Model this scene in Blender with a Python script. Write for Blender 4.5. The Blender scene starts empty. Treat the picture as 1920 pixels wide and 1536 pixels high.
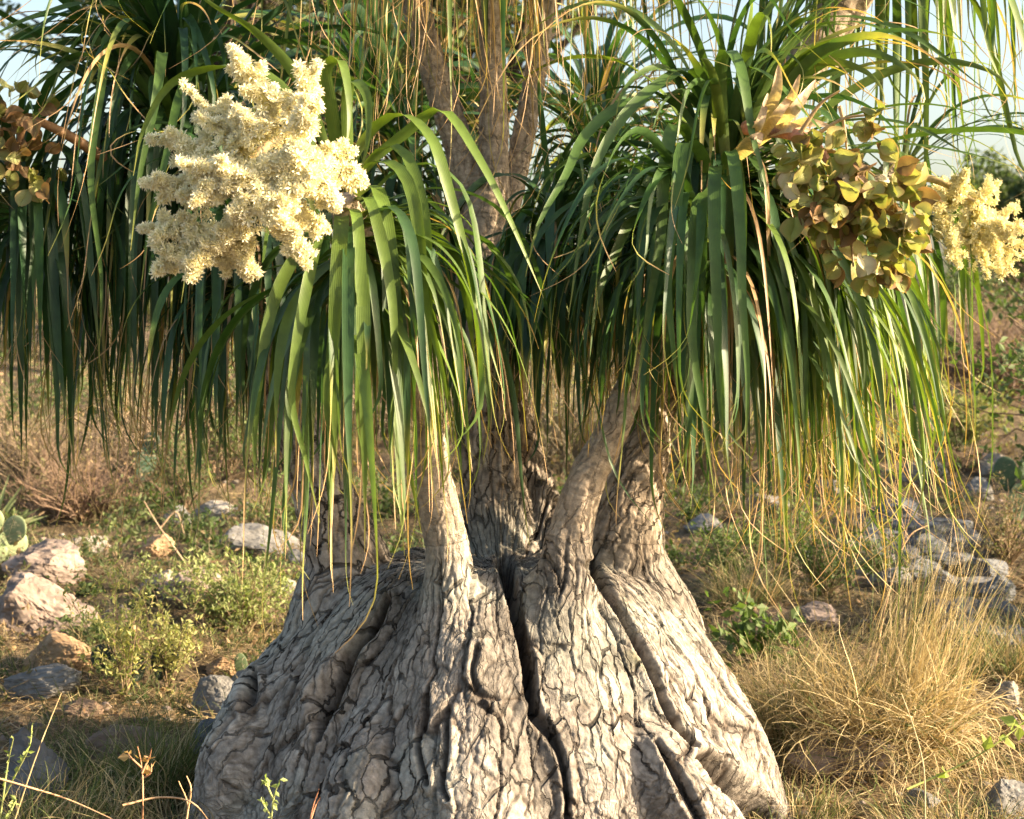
import bpy, math, random
import numpy as np
from mathutils import Vector, Matrix
R = math.radians
rng = np.random.default_rng(7)
random.seed(7)
sc = bpy.context.scene

# ------------------------------------------------------------------ camera
F = 3333.0                       # focal length in photo pixels (1920 wide)
CAM = np.array([0.0, -4.0, 1.2])
PITCH = math.atan(168 / F)
cd = bpy.data.cameras.new('camera'); cam = bpy.data.objects.new('camera', cd)
sc.collection.objects.link(cam); sc.camera = cam
cam.location = CAM; cam.rotation_euler = (R(90) - PITCH, 0, 0)
cd.sensor_width = 36; cd.lens = 36 * F / 1920
cd.clip_start = 0.05; cd.clip_end = 2000
cd.dof.use_dof = True; cd.dof.focus_distance = 3.7; cd.dof.aperture_fstop = 8.0
# ------------------------------------------------------------------ light
SUN = np.array([0.93, -0.13, 0.355]); SUN /= np.linalg.norm(SUN)
el = math.asin(SUN[2]); az = math.atan2(SUN[0], SUN[1])
w = bpy.data.worlds.new('World'); sc.world = w; w.use_nodes = True
nt = w.node_tree; bg = nt.nodes['Background']
sky = nt.nodes.new('ShaderNodeTexSky'); sky.sky_type = 'NISHITA'; sky.sun_disc = False
sky.sun_elevation = el; sky.sun_rotation = az % (2 * math.pi)
sky.air_density = 1.0; sky.dust_density = 4.0; sky.ozone_density = 0.3
nt.links.new(sky.outputs[0], bg.inputs[0]); bg.inputs[1].default_value = 0.098
sl = bpy.data.lights.new('sun', 'SUN'); sl.energy = 5.0; sl.angle = R(0.55); sl.color = (1.0, 0.80, 0.56)
so = bpy.data.objects.new('sun', sl); sc.collection.objects.link(so)
so.rotation_euler = Vector(SUN).to_track_quat('Z', 'Y').to_euler()
sc.view_settings.view_transform = 'Standard'; sc.view_settings.look = 'None'
sc.view_settings.exposure = 1.95; sc.view_settings.gamma = 1.0
sc.view_settings.use_curve_mapping = False
sc.render.resolution_x = 1024; sc.render.resolution_y = 819

# ------------------------------------------------------------------ helpers
cp, sp = math.cos(PITCH), math.sin(PITCH)
def at(px, py, Y):
    a = (px - 960) / F; b = (768 - py) / F
    d = np.array([a, b * sp + cp, b * cp - sp])
    return CAM + d * ((Y + 4.0) / d[1])
def project(P):
    P = np.asarray(P) - CAM
    f = P[..., 1] * cp - P[..., 2] * sp; u = P[..., 1] * sp + P[..., 2] * cp
    return 960 + F * P[..., 0] / f, 768 - F * u / f, f
def sc_at(Y): return (Y + 4.0) / F
def nrm(v): return v / np.maximum(np.linalg.norm(v, axis=-1, keepdims=True), 1e-9)
def sstep(a, b, x):
    t = np.clip((x - a) / (b - a), 0, 1); return t * t * (3 - 2 * t)
def mixc(a, b, t): return np.asarray(a) * (1 - t) + np.asarray(b) * t

def _h(ix, iy, iz, seed):
    h = (ix.astype(np.int64) * 374761393 + iy.astype(np.int64) * 668265263 + iz.astype(np.int64) * 2147483647 + seed * 1274126177) & 0xffffffff
    h = ((h ^ (h >> 13)) * 1274126177) & 0xffffffff
    h = (h ^ (h >> 16)); h = (h * 2246822519) & 0xffffffff
    return ((h ^ (h >> 15)) & 0xffffff) / float(0xffffff)
def vnoise(x, y, z, seed=0):
    x, y, z = np.broadcast_arrays(x, y, z)
    fx, fy, fz = np.floor(x), np.floor(y), np.floor(z)
    tx, ty, tz = x - fx, y - fy, z - fz
    ix, iy, iz = fx.astype(np.int64), fy.astype(np.int64), fz.astype(np.int64)
    tx, ty, tz = [t * t * (3 - 2 * t) for t in (tx, ty, tz)]
    r = 0
    for a in (0, 1):
        for b in (0, 1):
            for c in (0, 1):
                r = r + (tx if a else 1 - tx) * (ty if b else 1 - ty) * (tz if c else 1 - tz) * _h(ix + a, iy + b, iz + c, seed)
    return r * 2 - 1
def fbm(x, y, z, o=4, seed=0, g=0.5):
    r = 0; a = 1.0; f = 1.0
    for i in range(o):
        r = r + a * vnoise(x * f, y * f, z * f, seed + i * 17); a *= g; f *= 2.03
    return r
def voronoi(u, v, seed=0, jit=0.9):
    fu, fv = np.floor(u), np.floor(v); iu, iv = fu.astype(np.int64), fv.astype(np.int64)
    ru, rv = u - fu, v - fv
    z = np.zeros_like(iu)
    best = np.full(u.shape, 9e9); mx = np.zeros_like(u); my = np.zeros_like(u); cid = np.zeros_like(u); oi = np.zeros_like(iu); oj = np.zeros_like(iu)
    for i in (-1, 0, 1):
        for j in (-1, 0, 1):
            px = i + 0.5 + jit * (_h(iu + i, iv + j, z, seed) - .5) - ru
            py = j + 0.5 + jit * (_h(iu + i, iv + j, z, seed + 5) - .5) - rv
            d = px * px + py * py; m = d < best
            best = np.where(m, d, best); mx = np.where(m, px, mx); my = np.where(m, py, my)
            oi = np.where(m, i, oi); oj = np.where(m, j, oj)
    cid = _h(iu + oi, iv + oj, z, seed + 9); cid2 = _h(iu + oi, iv + oj, z, seed + 13)
    ed = np.full(u.shape, 9e9)
    for i in (-2, -1, 0, 1, 2):
        for j in (-2, -1, 0, 1, 2):
            px = i + 0.5 + jit * (_h(iu + i, iv + j, z, seed) - .5) - ru
            py = j + 0.5 + jit * (_h(iu + i, iv + j, z, seed + 5) - .5) - rv
            dx = px - mx; dy = py - my; l = np.sqrt(dx * dx + dy * dy)
            e = np.where(l > 1e-4, (0.5 * ((mx + px) * dx + (my + py) * dy)) / np.maximum(l, 1e-4), 9e9)
            ed = np.minimum(ed, e)
    return ed, cid, cid2, mx, my          # distance to cell border, ids, offset to centre

def mesh(name, V, Fc, C=None, UV=None, smooth=True, mat=None):
    V = np.ascontiguousarray(V, dtype=np.float32).reshape(-1, 3); Fc = np.ascontiguousarray(Fc, dtype=np.int32)
    me = bpy.data.meshes.new(name)
    m, k = Fc.shape
    me.vertices.add(len(V)); me.vertices.foreach_set('co', V.ravel())
    me.loops.add(m * k); me.loops.foreach_set('vertex_index', Fc.ravel())
    me.polygons.add(m); me.polygons.foreach_set('loop_start', np.arange(0, m * k, k, dtype=np.int32))
    me.polygons.foreach_set('loop_total', np.full(m, k, dtype=np.int32))
    me.update(calc_edges=True)
    if C is not None:
        a = me.color_attributes.new('Col', 'FLOAT_COLOR', 'POINT')
        c = np.ones((len(V), 4), np.float32); c[:, :3] = np.asarray(C).reshape(-1, 3)
        a.data.foreach_set('color', c.ravel())
    if UV is not None:
        u = me.uv_layers.new(name='UVMap')
        u.data.foreach_set('uv', np.ascontiguousarray(np.asarray(UV, dtype=np.float32).reshape(-1, 2)[Fc.ravel()]).ravel())
    me.polygons.foreach_set('use_smooth', np.full(m, smooth))
    if mat: me.materials.append(mat)
    me.validate(verbose=False); me.update()
    return me
def link(name, me, parent=None, loc=None, **kw):
    o = bpy.data.objects.new(name, me); sc.collection.objects.link(o)
    if parent is not None: o.parent = parent
    if loc is not None: o.location = loc
    for k, v in kw.items(): o[k] = v
    return o
def thing(name, label, cat, loc, group=None, me=None):
    o = link(name, me, None, loc); o['label'] = label; o['category'] = cat
    if group: o['group'] = group
    return o
class Acc:                               # collects geometry of ONE object
    def __init__(s): s.V = []; s.Q = []; s.C = []; s.U = []; s.n = 0
    def add(s, V, Q, C, U=None):
        V = np.asarray(V).reshape(-1, 3); Q = np.asarray(Q)
        if Q.shape[1] == 3: Q = np.concatenate([Q, Q[:, 2:3]], 1) if False else Q
        s.V.append(V); s.Q.append(Q + s.n); s.n += len(V)
        C = np.asarray(C, float)
        if C.ndim == 1: C = np.tile(C, (len(V), 1))
        s.C.append(C.reshape(-1, 3)); s.U.append(np.zeros((len(V), 2)) if U is None else np.asarray(U).reshape(-1, 2))
    def mesh(s, name, mat, origin=None, smooth=True):
        V = np.concatenate(s.V)
        if origin is not None: V = V - np.asarray(origin)
        return mesh(name, V, np.concatenate(s.Q), np.concatenate(s.C), np.concatenate(s.U), smooth, mat)

# ribbons: P (N,n,3) centre lines, S (N,n,3) side vectors, W (N,n) widths
def ribbons(P, S, W, C, fold=0.0):
    N, n, _ = P.shape
    T = np.gradient(P, axis=1); T = nrm(T)
    Nn = nrm(np.cross(T, S))
    if fold:
        k = 3
        V = np.stack([P - S * W[..., None] / 2, P - Nn * (W * fold)[..., None], P + S * W[..., None] / 2], 2)
        U = [0, .5, 1]
    else:
        k = 2
        V = np.stack([P - S * W[..., None] / 2, P + S * W[..., None] / 2], 2); U = [0, 1]
    idx = np.arange(N * n * k).reshape(N, n, k)
    Q = np.stack([idx[:, :-1, :-1], idx[:, :-1, 1:], idx[:, 1:, 1:], idx[:, 1:, :-1]], -1).reshape(-1, 4)
    Cc = np.repeat(C[:, :, None, :], k, 2)
    UV = np.zeros((N, n, k, 2)); UV[..., 0] = np.array(U); UV[..., 1] = np.linspace(0, 1, n)[None, :, None]
    return V.reshape(-1, 3), Q, Cc.reshape(-1, 3), UV.reshape(-1, 2)
def tubes(P, Rr, C, k=4):
    """P (N,n,3), Rr (N,n) -> thin tubes"""
    N, n, _ = P.shape
    T = nrm(np.gradient(P, axis=1)); ref = np.where(np.abs(T[..., 2:3]) > .9, np.array([1., 0, 0]), np.array([0, 0, 1.]))
    A = nrm(np.cross(T, ref)); B = np.cross(T, A)
    th = np.arange(k) * 2 * math.pi / k
    V = P[:, :, None, :] + Rr[:, :, None, None] * (A[:, :, None, :] * np.cos(th)[:, None] + B[:, :, None, :] * np.sin(th)[:, None])
    idx = np.arange(N * n * k).reshape(N, n, k); nx = np.roll(idx, -1, 2)
    Q = np.stack([idx[:, :-1], nx[:, :-1], nx[:, 1:], idx[:, 1:]], -1).reshape(-1, 4)
    return V.reshape(-1, 3), Q, np.repeat(C[:, :, None, :], k, 2).reshape(-1, 3)
def catmull(pts, n):
    pts = np.asarray(pts, float); m = len(pts)
    p = np.vstack([2 * pts[0] - pts[1], pts, 2 * pts[-1] - pts[-2]])
    t = np.linspace(0, m - 1 - 1e-6, n); i = t.astype(int); f = (t - i)[:, None]
    a, b, c, d = p[i], p[i + 1], p[i + 2], p[i + 3]
    return .5 * (2 * b + (c - a) * f + (2 * a - 5 * b + 4 * c - d) * f ** 2 + (3 * b - a - 3 * c + d) * f ** 3)

# ------------------------------------------------------------------ materials
def attr_mat(name, rough=.6, spec=.3, trans=0.0, bump=0.0, bscale=200., veins=False, tint=(1.3, 1.5, .6), var=0.0, vscale=40.):
    m = bpy.data.materials.new(name); m.use_nodes = True; t = m.node_tree; N = t.nodes; L = t.links
    b = N['Principled BSDF']; out = N['Material Output']
    a = N.new('ShaderNodeAttribute'); a.attribute_name = 'Col'; col = a.outputs['Color']
    tc = N.new('ShaderNodeTexCoord')
    if var:
        nz = N.new('ShaderNodeTexNoise'); nz.inputs['Scale'].default_value = vscale; nz.inputs['Detail'].default_value = 6
        L.new(tc.outputs['Object'], nz.inputs['Vector'])
        mr = N.new('ShaderNodeMapRange'); mr.inputs[1].default_value = .3; mr.inputs[2].default_value = .7
        mr.inputs[3].default_value = 1 - var; mr.inputs[4].default_value = 1 + var; L.new(nz.outputs[0], mr.inputs[0])
        vm = N.new('ShaderNodeVectorMath'); vm.operation = 'SCALE'; L.new(col, vm.inputs[0]); L.new(mr.outputs[0], vm.inputs['Scale']); col = vm.outputs[0]
    L.new(col, b.inputs['Base Color'])
    b.inputs['Roughness'].default_value = rough; b.inputs['Specular IOR Level'].default_value = spec
    if bump:
        bn = N.new('ShaderNodeBump'); bn.inputs['Strength'].default_value = bump; bn.inputs['Distance'].default_value = .002
        if veins:
            wv = N.new('ShaderNodeTexWave'); wv.bands_direction = 'X'; wv.inputs['Scale'].default_value = 2.4; wv.inputs['Distortion'].default_value = .0
            L.new(tc.outputs['UV'], wv.inputs['Vector']); L.new(wv.outputs['Fac'], bn.inputs['Height'])
        else:
            nz = N.new('ShaderNodeTexNoise'); nz.inputs['Scale'].default_value = bscale; nz.inputs['Detail'].default_value = 8
            L.new(tc.outputs['Object'], nz.inputs['Vector']); L.new(nz.outputs[0], bn.inputs['Height'])
        L.new(bn.outputs[0], b.inputs['Normal'])
    if trans:
        tr = N.new('ShaderNodeBsdfTranslucent'); vm = N.new('ShaderNodeVectorMath'); vm.operation = 'MULTIPLY'; vm.inputs[1].default_value = tint
        L.new(col, vm.inputs[0]); L.new(vm.outputs[0], tr.inputs[0])
        mx = N.new('ShaderNodeMixShader'); mx.inputs[0].default_value = trans
        L.new(b.outputs[0], mx.inputs[1]); L.new(tr.outputs[0], mx.inputs[2]); L.new(mx.outputs[0], out.inputs[0])
    return m
M_LEAF = attr_mat('palm_leaf', .43, .38, .30, .12, veins=True, tint=(1.5, 1.5, .5), var=.22, vscale=30.)
M_FOL = attr_mat('foliage', .6, .25, .30)
M_STRAW = attr_mat('straw', .65, .25, .25, tint=(1.2, 1.1, .8))
M_FLOWER = attr_mat('flower_petal', .7, .15, .28, tint=(1.1, 1.05, .85))
M_POD = attr_mat('papery_pod', .5, .3, .35, .3, 260., tint=(1.15, 1.15, .6), var=.25, vscale=120.)
M_ROCK = attr_mat('limestone', .9, .15, 0, .9, 60., var=.35, vscale=14.)
M_CACT = attr_mat('cactus_skin', .55, .3, 0, .3, 90., var=.2, vscale=30.)
M_WOOD = attr_mat('twig_bark', .85, .1, 0, .5, 150., var=.2)
def bark_mat():
    m = bpy.data.materials.new('caudex_bark'); m.use_nodes = True; t = m.node_tree; N = t.nodes; L = t.links; b = N['Principled BSDF']
    def mth(op, a, b_=None, c=None):
        n = N.new('ShaderNodeMath'); n.operation = op
        for i, x in enumerate((a, b_, c)):
            if x is None: continue
            if isinstance(x, (int, float)): n.inputs[i].default_value = x
            else: L.new(x, n.inputs[i])
        return n.outputs[0]
    ca = N.new('ShaderNodeAttribute'); ca.attribute_name = 'Col'; ua = N.new('ShaderNodeAttribute'); ua.attribute_name = 'Buv'
    tc = N.new('ShaderNodeTexCoord'); sx = N.new('ShaderNodeSeparateXYZ'); L.new(ua.outputs['Vector'], sx.inputs[0])
    nz = N.new('ShaderNodeTexNoise'); nz.inputs['Scale'].default_value = 28; nz.inputs['Detail'].default_value = 5; L.new(tc.outputs['Object'], nz.inputs['Vector'])
    nw = N.new('ShaderNodeTexNoise'); nw.inputs['Scale'].default_value = 5; nw.inputs['Detail'].default_value = 3; L.new(tc.outputs['Object'], nw.inputs['Vector'])
    nf = N.new('ShaderNodeTexNoise'); nf.inputs['Scale'].default_value = 260; nf.inputs['Detail'].default_value = 8; nf.inputs['Roughness'].default_value = .65; L.new(tc.outputs['Object'], nf.inputs['Vector'])
    nm = N.new('ShaderNodeTexNoise'); nm.inputs['Scale'].default_value = 60; nm.inputs['Detail'].default_value = 7; L.new(tc.outputs['Object'], nm.inputs['Vector'])
    def vor(su, sv, wamp, width, off):
        dx = mth('MULTIPLY', mth('SUBTRACT', nz.outputs[0], .5), wamp)
        cx = N.new('ShaderNodeCombineXYZ'); L.new(mth('ADD', mth('DIVIDE', mth('ADD', sx.outputs[0], dx), su), off), cx.inputs[0]); L.new(mth('DIVIDE', mth('ADD', sx.outputs[1], dx), sv), cx.inputs[1])
        v = N.new('ShaderNodeTexVoronoi'); v.voronoi_dimensions = '2D'; v.feature = 'DISTANCE_TO_EDGE'; v.inputs['Scale'].default_value = 1; L.new(cx.outputs[0], v.inputs['Vector'])
        mr = N.new('ShaderNodeMapRange'); mr.inputs[1].default_value = width * .30; mr.inputs[2].default_value = width; mr.inputs[3].default_value = 1; mr.inputs[4].default_value = 0; mr.interpolation_type = 'SMOOTHSTEP'
        L.new(v.outputs['Distance'], mr.inputs[0]); return mr.outputs[0]
    msk = N.new('ShaderNodeMapRange'); msk.inputs[1].default_value = .30; msk.inputs[2].default_value = .50; L.new(nw.outputs[0], msk.inputs[0])
    cau = mth('SUBTRACT', 1.0, sx.outputs[2])
    ka = mth('MULTIPLY', vor(.040, .098, .055, .072, 3.3), mth('MULTIPLY', cau, msk.outputs[0]))
    kb = mth('MULTIPLY', vor(.0155, .036, .02, .11, 7.7), mth('MULTIPLY', cau, mth('SUBTRACT', 1.15, msk.outputs[0])))
    kb = mth('MULTIPLY', kb, .55)
    so_ = N.new('ShaderNodeSeparateXYZ'); L.new(tc.outputs['Object'], so_.inputs[0])
    zl = N.new('ShaderNodeMapRange'); zl.inputs[1].default_value = .34; zl.inputs[2].default_value = .12; L.new(mth('ADD', so_.outputs[2], mth('MULTIPLY', nw.outputs[0], .12)), zl.inputs[0])
    kc = mth('MULTIPLY', mth('MAXIMUM', vor(.050, .058, .07, .085, 1.1), mth('MULTIPLY', vor(.022, .024, .05, .08, 5.1), .55)), mth('MULTIPLY', cau, zl.outputs[0]))
    ka = mth('MAXIMUM', mth('MULTIPLY', ka, mth('SUBTRACT', 1.0, mth('MULTIPLY', zl.outputs[0], .8))), kc)
    # leaf-scar rings on the branches
    cr = N.new('ShaderNodeCombineXYZ'); L.new(mth('MULTIPLY', sx.outputs[0], 14.), cr.inputs[0]); L.new(mth('ADD', mth('MULTIPLY', sx.outputs[1], 170.), mth('MULTIPLY', nz.outputs[0], 3.)), cr.inputs[1])
    nr = N.new('ShaderNodeTexNoise'); nr.noise_dimensions = '2D'; nr.inputs['Scale'].default_value = 1; nr.inputs['Detail'].default_value = 2; L.new(cr.outputs[0], nr.inputs['Vector'])
    ring = mth('MULTIPLY', nr.outputs[0], mth('MULTIPLY', sx.outputs[2], .9))
    tone = N.new('ShaderNodeMapRange'); tone.inputs[1].default_value = .3; tone.inputs[2].default_value = .7; tone.inputs[3].default_value = .66; tone.inputs[4].default_value = 1.30; L.new(nm.outputs[0], tone.inputs[0])
    tone2 = N.new('ShaderNodeMapRange'); tone2.inputs[1].default_value = .3; tone2.inputs[2].default_value = .7; tone2.inputs[3].default_value = .85; tone2.inputs[4].default_value = 1.15; L.new(nf.outputs[0], tone2.inputs[0])
    wide = N.new('ShaderNodeTexNoise'); wide.inputs['Scale'].default_value = 9; wide.inputs['Detail'].default_value = 4; L.new(tc.outputs['Object'], wide.inputs['Vector'])
    wm = N.new('ShaderNodeMapRange'); wm.inputs[1].default_value = .38; wm.inputs[2].default_value = .60; wm.inputs[3].default_value = .60; wm.inputs[4].default_value = 1.0; L.new(wide.outputs[0], wm.inputs[0])
    ka = mth('MULTIPLY', ka, wm.outputs[0]); kb = mth('MULTIPLY', kb, mth('SUBTRACT', 1.1, mth('MULTIPLY', wm.outputs[0], .6)))
    hgt = mth('SUBTRACT', mth('ADD', mth('MULTIPLY', nf.outputs[0], .42), mth('ADD', mth('MULTIPLY', nm.outputs[0], .60), ring)), mth('ADD', mth('MULTIPLY', ka, 2.2), kb))
    bn = N.new('ShaderNodeBump'); bn.inputs['Strength'].default_value = 1.0; bn.inputs['Distance'].default_value = .0036; L.new(hgt, bn.inputs['Height']); L.new(bn.outputs[0], b.inputs['Normal'])
    f = mth('MULTIPLY', mth('MULTIPLY', tone.outputs[0], tone2.outputs[0]), mth('SUBTRACT', 1.0, mth('MULTIPLY', mth('MAXIMUM', ka, kb), .84)))
    vm = N.new('ShaderNodeVectorMath'); vm.operation = 'SCALE'; L.new(ca.outputs['Color'], vm.inputs[0]); L.new(f, vm.inputs['Scale']); L.new(vm.outputs[0], b.inputs['Base Color'])
    b.inputs['Roughness'].default_value = .92; b.inputs['Specular IOR Level'].default_value = .12
    return m
M_BARK = bark_mat()
def ground_mat():
    m = bpy.data.materials.new('stony_soil'); m.use_nodes = True; t = m.node_tree; N = t.nodes; L = t.links; b = N['Principled BSDF']
    tc = N.new('ShaderNodeTexCoord'); mp = tc.outputs['Object']
    n1 = N.new('ShaderNodeTexNoise'); n1.inputs['Scale'].default_value = 1.3; n1.inputs['Detail'].default_value = 12; n1.inputs['Roughness'].default_value = .7
    n2 = N.new('ShaderNodeTexNoise'); n2.inputs['Scale'].default_value = 45; n2.inputs['Detail'].default_value = 8
    for n in (n1, n2): L.new(mp, n.inputs['Vector'])
    r1 = N.new('ShaderNodeValToRGB'); L.new(n1.outputs[0], r1.inputs[0]); e = r1.color_ramp.elements
    e[0].position = .35; e[0].color = (.045, .034, .024, 1); e[1].position = .65; e[1].color = (.20, .145, .095, 1)
    x = e.new(.52); x.color = (.12, .09, .05, 1)
    mr = N.new('ShaderNodeMapRange'); mr.inputs[1].default_value = .3; mr.inputs[2].default_value = .7; mr.inputs[3].default_value = .55; mr.inputs[4].default_value = 1.35
    L.new(n2.outputs[0], mr.inputs[0])
    vm = N.new('ShaderNodeVectorMath'); vm.operation = 'SCALE'; L.new(r1.outputs[0], vm.inputs[0]); L.new(mr.outputs[0], vm.inputs['Scale'])
    L.new(vm.outputs[0], b.inputs['Base Color']); b.inputs['Roughness'].default_value = .95; b.inputs['Specular IOR Level'].default_value = .1
    bn = N.new('ShaderNodeBump'); bn.inputs['Strength'].default_value = .9; bn.inputs['Distance'].default_value = .02
    L.new(n2.outputs[0], bn.inputs['Height']); L.new(bn.outputs[0], b.inputs['Normal'])
    return m
M_GROUND = ground_mat()

# ------------------------------------------------------------------ terrain
def terrain(x, y):
    x, y = np.broadcast_arrays(np.asarray(x, float), np.asarray(y, float))
    yy = np.maximum(y, -3)
    z = 0.07 + 0.058 * np.minimum(yy, 20) + np.where(yy > 20, .058 * 9 * (1 - np.exp(-(yy - 20) / 9.)), 0)
    z = z - np.where(yy > 45, (yy - 45) * .01, 0)
    z = z + 0.07 * sstep(.35, .9, x) * (1 - sstep(1.5, 5, yy)) + .05 * sstep(-.5, -1.2, x) * (1 - sstep(1., 4, yy))
    z = z + .022 * fbm(x * 2.3, y * 2.3, 0 * x, 4, 3) + .10 * sstep(3, 10, yy) * fbm(x * .35, y * .35, 0 * x, 3, 9)
    return z
def hit(px, py):
    d = at(px, py, -3.0) - CAM; d = d / d[1]
    Ys = np.concatenate([np.linspace(1.0, 10, 900), np.linspace(10, 60, 1200)])
    P = CAM + d * Ys[:, None]
    b = P[:, 2] < terrain(P[:, 0], P[:, 1])
    i = int(np.argmax(b)) if b.any() else len(Ys) - 1
    return P[i]
def axis_grid():
    a = np.concatenate([np.arange(-1.9, 1.9, .012), 1.9 + np.cumsum(np.geomspace(.014, 30, 120))])
    xs = np.concatenate([-(1.9 + np.cumsum(np.geomspace(.014, 30, 120)))[::-1], a])
    ys = np.concatenate([-1.6 - np.cumsum(np.geomspace(.02, 20, 40))[::-1], np.arange(-1.6, 2.5, .013), 2.5 + np.cumsum(np.geomspace(.016, 30, 260))])
    return xs, ys
xs, ys = axis_grid(); XX, YY = np.meshgrid(xs, ys)
ZZ = terrain(XX, YY)
near = (YY < 14) & (np.abs(XX) < 8)
ZZ = ZZ + np.where(near, .010 * fbm(XX * 14, YY * 14, 0 * XX, 3, 21), 0)
gi = np.arange(XX.size).reshape(XX.shape)
GQ = np.stack([gi[:-1, :-1], gi[:-1, 1:], gi[1:, 1:], gi[1:, :-1]], -1).reshape(-1, 4)
link('ground', mesh('ground', np.stack([XX, YY, ZZ], -1), GQ, mat=M_GROUND), kind='structure')

# ------------------------------------------------------------------ the palm: caudex and branches
palm = thing('ponytail_palm', 'giant multi-stemmed ponytail palm with swollen cracked grey base and drooping strap leaves', 'palm tree', (-.05, 0, 0))
PO = np.array([-.05, 0, 0])
# every branch: list of (px, py, Y, radius px), roughness of its bark
STEMS = [
 ('S1', 1.0, [(672,1160,.06,95),(657,1070,.03,84),(618,960,.02,62),(575,850,.06,46),(520,720,.15,35),(430,520,.3,33),(340,300,.4,38)]),
 ('S2', 0.2, [(848,1190,-.30,88),(846,1120,-.30,56),(838,1030,-.30,43),(815,900,-.31,33),(797,770,-.32,25),(745,610,-.42,25),(668,440,-.56,32),(640,370,-.60,26)]),
 ('S3', 1.0, [(945,1100,.22,95),(938,1010,.25,72),(920,880,.28,60),(900,720,.3,52),(900,560,.32,47),(908,420,.34,40),(916,330,.36,34)]),
 ('S4', 1.0, [(1035,1040,.26,58),(1012,930,.31,36),(980,820,.36,28),(957,720,.40,26),(958,620,.36,26),(985,530,.26,26),(1040,440,.12,28)]),
 ('S5', 0.35, [(1036,1190,-.28,92),(1050,1110,-.28,62),(1068,1010,-.26,44),(1096,910,-.24,36),(1150,800,-.21,30),(1205,670,-.18,27),(1265,500,-.10,28),(1335,370,-.03,34)]),
 ('S6', .9, [(1150,1150,.06,90),(1164,1055,.0,84),(1180,940,.0,64),(1210,840,.04,47),(1242,740,.08,33),(1280,580,.12,31),(1360,390,.2,33),(1440,240,.25,35),(1530,90,.3,38),(1620,-60,.32,40),(1650,-240,.33,40)]),
 ('S7', .35, [(922,400,.35,34),(925,300,.34,28),(925,160,.33,24),(918,20,.33,24),(905,-150,.28,24),(905,-360,.14,28)]),
 ('S8', .35, [(895,420,.38,34),(868,300,.38,28),(826,170,.36,26),(790,50,.35,25),(760,-120,.3,31),(730,-330,.25,33)]),
 ('S9', .35, [(940,420,.40,28),(972,300,.42,22),(1000,160,.43,20),(1020,20,.42,20),(1060,-180,.38,27),(1110,-350,.35,30)]),
 ('S10', .3, [(1345,420,.2,26),(1450,440,.3,26),(1580,400,.42,26),(1690,320,.5,30)]),
]
paths = {}
low = bpy.data.meshes.new('low'); LV = []; LF = []
def add_tube(P, r, k=20):
    n = len(P); T = nrm(np.gradient(P, axis=0)); ref = np.array([0.3, 1., 0.1]); A = nrm(np.cross(T, ref)); B = np.cross(T, A)
    th = np.arange(k) * 2 * math.pi / k; o = sum(len(v) for v in LV)
    V = P[:, None] + r[:, None, None] * (A[:, None] * np.cos(th)[:, None] + B[:, None] * np.sin(th)[:, None])
    LV.append(V.reshape(-1, 3)); LV.append(P[[0, -1]])
    for i in range(n - 1):
        for j in range(k):
            LF.append((o + i * k + j, o + i * k + (j + 1) % k, o + (i + 1) * k + (j + 1) % k, o + (i + 1) * k + j))
    for j in range(k):
        LF.append((o + n * k, o + (j + 1) % k, o + j)); LF.append((o + n * k + 1, o + (n - 1) * k + j, o + (n - 1) * k + (j + 1) % k))
for nm, rough, pts in STEMS:
    W4 = np.array([list(at(a, b, Y)) + [r * sc_at(Y)] for a, b, Y, r in pts])
    c = catmull(W4, 8 * len(pts)); paths[nm] = c
    add_tube(c[:, :3], c[:, 3] + .002)
# the swollen base, a lobed body of revolution
prof = np.array([(.0, -.32), (.60, -.30), (.70, -.16), (.685, 0), (.655, .12), (.600, .28), (.510, .44), (.425, .55), (.345, .625), (.25, .66), (.14, .65), (0.0, .63)])
pr = catmull(prof, 80); K = 160
CX, CY = -.030, .02
def lobes(th, z):
    g = 1 + .035 * np.cos(5 * th + .6) + .025 * np.cos(3 * th - 1.1 + z * 2) + .02 * np.cos(9 * th + z * 3)
    for t0, dep, wd in ((-.62, .07, .13), (.13, .055, .10), (.62, .06, .12), (1.15, .05, .12)):
        g = g - dep * np.exp(-((th - t0 - .10 * (.4 - z)) / wd) ** 2)
    return g
o = sum(len(v) for v in LV); th = (np.arange(K) / K) * 2 * math.pi - math.pi
BV = np.zeros((len(pr), K, 3))
for i, (r_, z_) in enumerate(pr):
    rr = max(r_, 1e-4) * lobes(th, z_)
    BV[i, :, 0] = CX + rr * np.sin(th); BV[i, :, 1] = CY - rr * np.cos(th) * .95; BV[i, :, 2] = z_
LV.append(BV.reshape(-1, 3))
for i in range(len(pr) - 1):
    for j in range(K):
        LF.append((o + i * K + j, o + i * K + (j + 1) % K, o + (i + 1) * K + (j + 1) % K, o + (i + 1) * K + j))
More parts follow.
